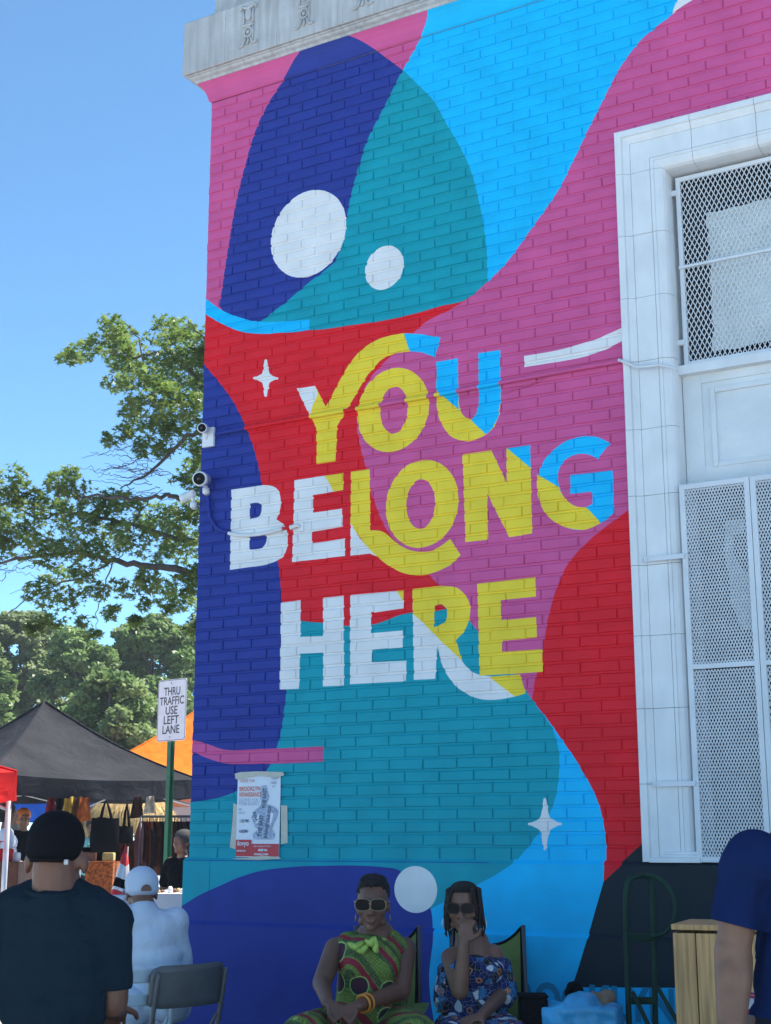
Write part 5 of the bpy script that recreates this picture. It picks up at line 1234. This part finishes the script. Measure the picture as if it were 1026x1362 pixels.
def w_fold(co): return .0035 * math.sin((co.z * 34 + (co.x - pw_.x) * 26) + 3 * noise.noise(co * 4)) + .003 * noise.noise(co * 9)
link('shirt', blob(b, .009, 14, fold=w_fold), m_wcloth, mw_)
b = MB(); b.ell(P(205, 1332, FW + .02), (.175, .15, .095)); b.ell(P(225, 1338, FW - .02), (.10, .12, .09)); b.ell(P(182, 1340, FW - .02), (.10, .12, .085))
for s in (-1, 1): h0 = hpw + rtw * s * .10; kn = h0 + dirw * .44 + Vector((0, 0, .02)); b.capsule(h0, kn, .105, .085); b.capsule(kn, kn + Vector((0, 0, -.38)), .08, .07)
link('trousers', blob(b, .010, 12, fold=w_fold), m_wcloth, mw_)
g = lambda x, y, z: hw_ + Mw @ (Vector((x, y, z)) * 1.02)
b = MB(); b.ell(g(0, -.010, .045), (.087, .107, .088), Mw, 20, 12); b.ell(g(0, -.02, .012), (.088, .097, .042), Mw, 20, 10); cap = link('cap', blob(b, .006, 3), m_capw, mw_)
b = MB(); b.prism([g(.026 * math.cos(a), -.122 + .004 * abs(math.cos(a)), .005 + .026 * max(0, math.sin(a)) + (-.006 if math.sin(a) < 0 else 0)) for a in [2 * math.pi * k / 16 for k in range(16)]], Mw @ Vector((0, .02, 0))); b.build('cap_opening', m_skin, cap)
b = MB(); rows = []
for r in range(5): rows.append([g(math.sin(a) * .075, .085 + .0175 * r * max(0, math.cos(a)) ** .8, .018 - .004 * r) for a in [R(-80 + 16 * k) for k in range(11)]])
b.grid(rows); b.build('brim', m_capw, cap)

# ---- man at the right edge
FR = 4.2
pr = P(1062, 1118, FR); pr.z = 0
rm = thing('person', 'man in navy t-shirt cut off by the right picture edge, bare forearm hanging', 'person', pr)
Q = lambda px, py, dF=0.: P(px, py, FR + dF)
Mr = frame_of((.5, .8, 0)); hr_ = Q(1068, 1030, .02); b = MB(); head_prims(b, hr_, Mr, 1.02); b.capsule(hr_ + Vector((0, 0, -.05)), Q(1066, 1098, .02), .056, .062)
b.ell(Q(1066, 1230, .03), (.115, .08, .28)); b.capsule(Q(990, 1142), Q(1142, 1142), .06, .06)
b.capsule(Q(990, 1145), Q(976, 1262, .0), .062, .050); b.ell(Q(974, 1268, -.005), (.052, .05, .06)); b.capsule(Q(976, 1272), Q(976, 1300, -.02), .055, .054); b.capsule(Q(976, 1300, -.02), Q(972, 1392, -.06), .054, .033)
hand(b, Q(971, 1398, -.065), (-.05, -.1, -1), (1, 0, -.1), .35, 1.05, 1)
b.capsule(Q(1142, 1145), Q(1152, 1265), .062, .05); b.capsule(Q(1152, 1268), Q(1140, 1380, -.1), .05, .032); hand(b, Q(1140, 1388, -.1), (0, -.2, -1), (-1, 0, -.1), .35, 1.05, -1)
for s in (-1, 1): hp = Vector((pr.x + s * .10, FR + .03, .86)); kn = Vector((pr.x + s * .11, FR + .02, .48)); b.capsule(hp, kn, .09, .062); b.capsule(kn, (kn.x, FR + .04, .09), .058, .042); b.capsule((kn.x, FR + .04, .06), (kn.x + .03, FR + .17, .04), .042, .034)
link('body', blob(b, .0066, 3), m_skin3, rm)
b = MB()
b.capsule(Q(1000, 1148), Q(1132, 1148), .082, .082); b.capsule(Q(1066, 1112, .02), Q(1066, 1120, .02), .09, .11); b.capsule(Q(1006, 1138), Q(985, 1160), .078, .074); b.capsule(Q(985, 1160), Q(976, 1240, .0), .070, .064); b.capsule(Q(1145, 1160), Q(1150, 1214), .074, .066)
for y, rx in ((1165, .155), (1210, .15), (1260, .145), (1310, .148), (1360, .155), (1400, .155)): b.ell(Q(1068, y, .03), (rx, .12, .11))
link('tshirt', blob(b, .009, 5, fold=lambda co: .005 * math.sin(co.z * 24 + co.x * 18) + .005 * noise.noise(co * 12), hems=[(Q(976, 1230, .0), (-.25, 0, -1), .15)]), m_navytee2, rm)
b = MB(); b.capsule((pr.x - .06, FR + .03, .84), (pr.x + .06, FR + .03, .84), .13, .13)
for s in (-1, 1): b.capsule((pr.x + s * .09, FR + .03, .82), (pr.x + s * .11, FR + .03, .12), .105, .075)
link('trousers', blob(b, .013, 3), m_jean, rm)
b = MB(); b.ell(hr_ + Vector((0, -.0, .04)), (.083, .098, .085), Mr); link('hair', blob(b, .008, 2), m_hair, rm)

# ---- people in the market
def small_person(px, ytop, F, facing, label, shirt, trousers, skin, hairm, hat=None, h=1.68, arms=.25):
    p = P(px, 1118, F); p.z = 0; top = P(px, ytop, F).z; sc_ = top / h * 1.0; s = max(.85, min(1.12, sc_)); z0 = top - h * s
    p.z = 0
    t = thing('person', label, 'person', p, group='people among the market stalls'); M_ = frame_of(facing); X = M_.col[0]; Y = M_.col[1]
    V = lambda x, y, z: Vector((p.x, p.y, 0)) + X * x * s + Y * y * s + Vector((0, 0, z * top / h))
    b = MB(); head_prims(b, V(0, .01, h - .115), M_, s); b.capsule(V(0, 0, h - .18), V(0, -.01, h - .27), .05 * s, .055 * s); b.capsule(V(-.16, 0, h - .31), V(.16, 0, h - .31), .05 * s, .05 * s)
    for q in (-1, 1):
        b.capsule(V(q * .18, 0, h - .31), V(q * .23, .03, h - .60), .045 * s, .038 * s); b.capsule(V(q * .23, .03, h - .60), V(q * .2, .03 + arms, h - .66), .036 * s, .025 * s); hand(b, V(q * .2, .03 + arms, h - .66), Y, (0, 0, -1), .4, s, q)
        b.capsule(V(q * .09, 0, .86), V(q * .1, .02, .46), .08 * s, .058 * s); b.capsule(V(q * .1, .02, .46), V(q * .1, -.01, .08), .054 * s, .036 * s); b.capsule(V(q * .1, -.01, .05), V(q * .11, .14, .035), .036 * s, .03 * s)
    b.ell(V(0, 0, h - .58), (.13 * s, .085 * s, .30 * s), M_)
    link('body', blob(b, .012, 2), skin, t)
    b = MB(); b.capsule(V(-.13, 0, h - .33), V(.13, 0, h - .33), .075 * s, .075 * s)
    for z in (h - .42, h - .55, h - .68, h - .78): b.ell(V(0, 0, z), (.17 * s, .125 * s, .12 * s), M_)
    for q in (-1, 1): b.capsule(V(q * .17, 0, h - .33), V(q * .22, .02, h - .52), .066 * s, .06 * s)
    link('shirt', blob(b, .013, 3, disp=.005), shirt, t)
    b = MB(); b.ell(V(0, 0, .88), (.165 * s, .125 * s, .11 * s), M_)
    for q in (-1, 1): b.capsule(V(q * .09, 0, .86), V(q * .1, .0, .10), .095 * s, .065 * s)
    link('trousers', blob(b, .015, 3), trousers, t)
    b = MB(); b.ell(V(0, -.018, h - .070), (.094 * s, .106 * s, .092 * s), M_); b.ell(V(0, -.05, h - .13), (.08 * s, .06 * s, .08 * s), M_); link('hat' if hat else 'hair', blob(b, .010, 2), hat or hairm, t)
m_ghair = mat('grey_hair', (.05, .048, .048), .8, .3, 60, .5, 200)
small_person(243, 1105, 13.2, (-.6, -.8, 0), 'vendor with dark grey hair and black top standing by the wall corner', m_bag, m_jean, m_skin2, m_ghair, arms=.3)
small_person(8, 1068, 17.0, (.9, .3, 0), 'shopper in white shirt at the far left under the red tent', m_wcloth, m_jean, m_skin, m_hair)
small_person(30, 1076, 19.5, (.5, -.8, 0), 'shopper in black shirt and orange cap behind the tent leg', m_bag, m_jean, m_skin2, m_hair, hat=mat('orange_cap', (.65, .18, .03), .7))
small_person(62, 1082, 23.0, (-.3, -.9, 0), 'shopper in pale blue shirt partly behind the black cap', mat('pale_blue_shirt', (.3, .5, .6), .8), m_jean, m_skin3, m_hair)
small_person(122, 1090, 22.0, (.2, -.9, 0), 'shopper in turquoise top left of the hanging tote bag', mat('turquoise_top', (.18, .5, .5), .8), m_jean, m_skin, m_hair)
small_person(100, 1086, 27.0, (.7, -.6, 0), 'shopper in brown dress under the straw umbrella', m_brown, m_brown, m_skin, m_hair)

# ------------------------------------------------------------------ chairs
m_tan = mat('grey_tan_metal', (.155, .145, .135), .45, .12, 10, metal=.3); m_wplast = mat('white_plastic', (.50, .56, .58), .45, .05, 8)
def folding_chair(loc, face, label, m, slot, w=.44, hback=.80, seat=.45, name='folding_chair'):
    f = Vector(face).normalized(); rz = math.atan2(f.y, f.x) - R(90)
    t = thing(name, label, 'chair', loc, rz, 'folding chairs', world=False); hw = w / 2     # local +y is where the sitter faces
    for s in (-1, 1):
        b = MB(); q = smooth([(-.20, hback - .02), (-.17, .62), (-.12, .45), (.05, .22), (.22, .0)], 4); b.tube([(s * (hw - .012), y, z) for y, z in q], .0125, 8); b.build('front_leg', m, t)
        b = MB(); b.tube([(s * (hw - .045), .14, seat - .02), (s * (hw - .045), -.06, .20), (s * (hw - .045), -.26, 0.0)], .0115, 8); b.build('rear_leg', m, t)
        b = MB(); b.tube([(s * (hw - .028), -.155, .56), (s * (hw - .03), -.07, seat - .01)], .008, 6); b.build('hinge_arm', m, t)
    b = MB()
    b.tube([(-(hw - .045), -.20, .08), ((hw - .045), -.20, .08)], .009, 8); b.build('cross_bar', m, t)
    b = MB(); rows = []
    for i in range(11):
        y = -.19 + .40 * i / 10; ww = hw - .03 - .012 * abs(i - 5) / 5; rows.append([(x * ww, y, seat - .018 * (1 - x * x) * math.sin(math.pi * i / 10) - (.012 if i in (0, 10) else 0)) for x in [k / 6 - 1 for k in range(13)]])
    b.grid(rows); b.grid([[(p[0] * .99, p[1], p[2] - .022) for p in r] for r in rows]); b.tube([(p[0], p[1], p[2] - .010) for p in rows[0]] , .011, 6); b.tube([(p[0], p[1], p[2] - .010) for p in rows[-1]], .011, 6)
    for e in (0, -1): b.tube([(r[e][0], r[e][1], r[e][2] - .010) for r in rows], .011, 6)
    b.build('seat', m, t)
    # curved back panel
    n = 24; hb = .20 if not slot else .17; zt = hback + .01
    def bp(u, v, th):                      # u -1..1, v 0..1
        cornr = 1 - max(0, abs(u) - .72) / .28
        top_ = zt - (.045 * (1 - math.sqrt(max(0, 1 - (1 - cornr) ** 2)))) ; bot = zt - hb + (.02 * (1 - cornr) ** 2); z = bot + (top_ - bot) * v
        y = -.225 + .055 * (u * u) + .10 * (hback - z) + th
        return (u * (hw + .008), y, z)
    def panel(vr, ur=(-1, 1)):
        fr_ = [[bp(ur[0] + (ur[1] - ur[0]) * k / n, vr[0] + (vr[1] - vr[0]) * j / 6, 0) for k in range(n + 1)] for j in range(7)]; bk_ = [[bp(ur[0] + (ur[1] - ur[0]) * k / n, vr[0] + (vr[1] - vr[0]) * j / 6, .016) for k in range(n + 1)] for j in range(7)]
        b.grid(fr_); b.grid(bk_); b.grid([fr_[0], bk_[0]]); b.grid([fr_[-1], bk_[-1]]); b.grid([[r[0] for r in fr_], [r[0] for r in bk_]]); b.grid([[r[-1] for r in fr_], [r[-1] for r in bk_]])
    b = MB()
    if slot: panel((0, .30)); panel((.62, 1)); panel((.30, .62), (-1, -.62)); panel((.30, .62), (.62, 1))
    else: panel((0, 1))
    bmesh.ops.remove_doubles(b.bm, verts=b.bm.verts[:], dist=.0004)
    b.build('backrest', m, t)
    return t
def chair_at(px, py, F, z_top, face, **k):
    p = P(px, py, F); f = Vector(face).normalized(); p = p + f * .2; p.z = 0; return p
fdir = (-.72, .69, 0)
folding_chair(chair_at(257, 1290, 7.30, .8, fdir), fdir, 'empty grey tan metal folding chair beside the blue wall', m_tan, False, hback=.80)
folding_chair(chair_at(190, 1296, 7.2, .78, (-.62, .78, 0)), (-.62, .78, 0), 'white plastic folding chair with a slot in its back under the man in white', m_wplast, True, w=.40, hback=.785)
m_ccan = mat('olive_green_canvas', (.17, .22, .05), .8, .15, 9, .3, 120)
def camp_chair(loc, face, label, w=.52):
    f = Vector(face).normalized(); rz = math.atan2(f.y, f.x) - R(90); t = thing('camp_chair', label, 'chair', loc, rz, 'green canvas camp chairs', world=False); hw = w / 2
    b = MB(); rows = []
    for j in range(9):
        v = j / 8; z = .42 + .52 * v - 0; rows.append([(u * (hw - .01), -.20 - .14 * v - .055 * (1 - u * u) * (1 - .3 * v), z - .055 * (1 - u * u) * (v > .95) + .035 * (abs(u) ** 3) * v) for u in [k / 6 - 1 for k in range(13)]])
    b.grid(rows); b.build('back_canvas', m_ccan, t)
    b = MB(); b.tube(rows[-1], .008, 6); b.tube([r[0] for r in rows], .008, 6); b.tube([r[-1] for r in rows], .008, 6); b.build('binding', m_bag, t)
    b = MB(); b.grid([[(u * hw, -.22 + .46 * j / 6, .44 - .05 * (1 - u * u)) for u in [k / 4 - 1 for k in range(9)]] for j in range(7)]); b.build('seat', m_ccan, t)
    for s in (-1, 1):
        b = MB(); b.tube([(s * hw, -.18, .30), (s * (hw + .005), -.27, .66), (s * hw, -.335, .985)], .011, 8); b.build('back_post', m_dleg, t)
        b = MB(); b.tube([(s * hw, -.24, .03), (s * (hw - .03), .24, .44)], .010, 8); b.build('leg', m_dleg, t); b = MB(); b.tube([(s * hw, .26, .03), (s * (hw - .03), -.22, .44)], .010, 8); b.build('leg', m_dleg, t)
        b = MB(); b.tube([(s * (hw + .02), .26, .03), (s * (hw + .02), .25, .62)], .010, 8); b.build('front_post', m_dleg, t); b = MB(); b.grid([[(s * (hw + .02) + x, -.26 + .52 * k / 8, .63 - .02 * math.sin(math.pi * k / 8)) for k in range(9)] for x in (-.035, 0, .035)]); b.build('arm_strap', m_ccan, t)
    b = MB(); b.tube([(-hw, -.24, .03), (hw, .26, .03)], .009, 6); b.tube([(hw, -.24, .031), (-hw, .26, .031)], .009, 6); b.build('cross_brace', m_dleg, t)
    return t
camp_chair(Vector((P(505, 1118, FG).x, FG + .06, 0)), (-.12, -1, 0), 'green canvas camp chair under the woman in the green dress', .32)
camp_chair(Vector((P(645, 1118, FB).x, FB + .06, 0)), (-.10, -1, 0), 'green canvas camp chair under the woman in the blue print top', .36)

# ------------------------------------------------------------------ hand truck, wooden box, litter
m_ht = mat('dark_green_paint', (.006, .036, .022), .5, .25, 10, spec=.2)
FH = 6.75
hp_ = P(866, 1118, FH); hp_.z = 0
ht = thing('hand_truck', 'dark green tubular hand truck leaning by the black wall', 'hand truck', hp_)
H = lambda px, py, d=0.: P(px, py, FH + d)
b = MB(); q = [(837, 1362), (835, 1300), (833, 1240), (832.5, 1190), (835, 1174), (842, 1166.5), (852, 1164.5), (862, 1165)]; pts = [H(x, y) for x, y in q]; pts = [Vector((H(839, 1380).x, FH, .16))] + pts; b.tube(pts, .0135, 10); b.build('upright', m_ht, ht)
b = MB(); pts = [Vector((H(874, 1380).x, FH + .02, .16))] + [H(x, y, .02) for x, y in ((872, 1362), (871, 1300), (869.5, 1240), (868, 1190), (866, 1172), (860, 1166))]; b.tube(pts, .0135, 10); b.build('upright', m_ht, ht)
b = MB(); q = smooth([(860, 1164), (872, 1167), (885, 1176), (895, 1191), (899, 1208), (896, 1225), (887, 1238), (876, 1244), (868, 1245)], 4); b.tube([H(x, y, -.03 - .05 * math.sin(math.pi * i / 32)) for i, (x, y) in enumerate(q)], .0115, 10); b.build('handle_loop', m_ht, ht)
for y in (1247, 1331): b = MB(); a, d = H(836, y), H(871, y, .02); b.box((a + d) / 2, ((d - a).length, .012, .032), bev=.003); b.build('cross_plate', m_ht, ht)
for x0, y0, x1, y1 in ((842, 1320, 868, 1375), (874, 1312, 902, 1360)): b = MB(); b.tube([H(x0, y0, -.02), H(x1, y1, -.16)], .010, 8); b.build('brace', m_ht, ht)
b = MB(); b.box((hp_.x, FH - .09, .03), (.34, .2, .012)); b.build('toe_plate', m_ht, ht)
for s in (-1, 1): b = MB(); b.tube([(hp_.x + s * .21, FH + .12, .13), (hp_.x + s * .26, FH + .12, .13)], .13, 20); b.build('wheel', m_black_plastic, ht)
m_wood = mat('pine_planks', (.60, .33, .13), .7, .2, 3, .3, 20)
nt = m_wood.node_tree; wv = nt.nodes.new('ShaderNodeTexNoise'); wv.inputs['Scale'].default_value = 14; wv.inputs['Detail'].default_value = 8; mpg = nt.nodes.new('ShaderNodeMapping'); mpg.inputs['Scale'].default_value = (6, 6, .22); tcn = [n for n in nt.nodes if n.type == 'TEX_COORD'][0]; nt.links.new(tcn.outputs['Object'], mpg.inputs['Vector']); nt.links.new(mpg.outputs[0], wv.inputs['Vector'])
rp = nt.nodes.new('ShaderNodeMapRange'); rp.inputs['From Min'].default_value = .35; rp.inputs['From Max'].default_value = .65; rp.inputs['To Min'].default_value = .68; rp.inputs['To Max'].default_value = 1.15; nt.links.new(wv.outputs['Fac'], rp.inputs['Value'])
bs = nt.nodes['Principled BSDF']; src = bs.inputs['Base Color'].links[0].from_socket; mm = nt.nodes.new('ShaderNodeMix'); mm.data_type = 'RGBA'; mm.blend_type = 'MULTIPLY'; mm.inputs['Factor'].default_value = 1; nt.links.new(src, mm.inputs['A']); nt.links.new(rp.outputs[0], mm.inputs['B']); nt.links.new(mm.outputs['Result'], bs.inputs['Base Color'])
FX = 6.0; xa = P(894, 1232, FX); xz = xa.z; xw = .092
bx0 = Vector((xa.x, FX, 0)); bt = thing('wooden_box', 'tall pine plank box standing by the hand truck', 'box', bx0, R(-22), world=False)
for k in range(5):
    b = MB(); b.box((.002 + xw * (k + .5), .0 + .001 * (k % 2), xz / 2 - .012), (xw - .004, .018, xz - .026), bev=.003); b.build('plank', m_wood, bt)
    b = MB(); b.box((.002 + xw * (k + .5), .40, xz / 2 - .012), (xw - .004, .018, xz - .026), bev=.003); b.build('plank', m_wood, bt)
for k in range(4):
    for x in (.008, xw * 5 - .006): b = MB(); b.box((x, .058 + .096 * k, xz / 2 - .012), (.018, .092, xz - .026), bev=.003); b.build('plank', m_wood, bt)
b = MB(); b.box((xw * 2.5, .2, xz - .002), (xw * 5 + .004, .422, .022), bev=.003); b.build('lid', m_wood, bt)
m_bluebag = mat('blue_plastic_sheet', (.05, .36, .62), .35, .3, 6, .5, 25, spec=.5); m_gtarp = mat('green_tarp', (.01, .15, .10), .5, .3, 5); m_card = mat('cardboard', (.22, .15, .09), .85, .2, 10)
def lump(name, label, cat, px, py, F, rad, m, seed, amp=.05, ds=9, boxy=False):
    c = P(px, py, F); b = MB(); b.ell(c, rad, None, 24, 16)
    if boxy: b.box((c.x, c.y, (c.z + rad[2]) / 2), (rad[0] * 2.1, rad[1] * 2, c.z + rad[2]), rot=Matrix.Rotation(R(-18), 3, 'Z'), bev=.02); b.ell(c + Vector((rad[0] * .3, 0, -rad[2] * .4)), (rad[0] * .8, rad[1], rad[2] * .8)); b.capsule((c.x, c.y, max(.03, c.z - .5)), c, rad[0] * .7, rad[0] * .6)
    me = blob(b, .010, 1, disp=amp, dscale=ds, seed=seed); o = link(name, me, m); lo = min(v.co.z for v in me.vertices); me.transform(Matrix.Translation((0, 0, -lo + .002)) if lo < 0 else Matrix.Identity(4)); tag(o, label, cat); return o
lump('plastic_bag', 'crumpled pale blue plastic bag by the foot of the wall', 'bag', 775, 1350, 6.75, (.165, .10, .035), m_bluebag, 4, .012, 16, True)
lump('tarpaulin', 'folded dark green tarpaulin between the chair and the hand truck', 'tarpaulin', 782, 1408, 6.45, (.21, .12, .05), m_gtarp, 6, .018, 13)
lump('rubbish_bag', 'small black rubbish bag in front of the painted street name', 'bag', 763, 1322, 6.95, (.035, .04, .055), m_bag, 2, .02, 20)
o = lump('cardboard_scrap', 'torn brown cardboard on top of the blue plastic bag', 'cardboard', 797, 1330, 6.75, (.075, .05, .028), m_card, 9, .03, 14)
cs = P(709, 1338, 6.8); t = thing('black_case', 'black carrying case beside the camp chair', 'case', (cs.x, cs.y, 0)); b = MB(); b.box((cs.x, cs.y, cs.z / 2 + .02), (.125, .14, cs.z + .04), bev=.012); b.build('body', m_bag, t); b = MB(); b.box((cs.x, cs.y, cs.z + .046), (.13, .145, .012), bev=.004); b.build('lid', m_bag, t)
sbg = P(1020, 1400, 4.7); m_rw = mstack('red_white_print', (.62, .60, .60), [('cell', 22, .4, .8, (.55, .02, .05), (0, 0, 0)), ('edge', 22, -.1, .03, (.02, .02, .03), (0, 0, 0))]); b = MB(); b.box((sbg.x, sbg.y, .62), (.16, .22, .62), bev=.03); b.box((sbg.x, sbg.y, .15), (.15, .2, .3), bev=.02); o = link('shopping_bag', blob(b, .014, 2, disp=.012), m_rw); tag(o, 'red and white patterned shopping bag behind the hanging forearm', 'bag')

# ------------------------------------------------------------------ the hazy air over the market
b = MB(); b.box((0, 30, 9.0), (160, 130, 20.0)); hz = b.build('haze', m_dark); hz.data.materials.clear()
mh = bpy.data.materials.new('haze_air'); mh.use_nodes = True; nt = mh.node_tree; nt.nodes.clear(); o_ = nt.nodes.new('ShaderNodeOutputMaterial'); v_ = nt.nodes.new('ShaderNodeVolumePrincipled'); v_.inputs['Color'].default_value = (.86, .92, 1, 1); v_.inputs['Density'].default_value = .0011; v_.inputs['Anisotropy'].default_value = .2
nt.links.new(v_.outputs[0], o_.inputs['Volume']); hz.data.materials.append(mh); tag(hz, kind='stuff')
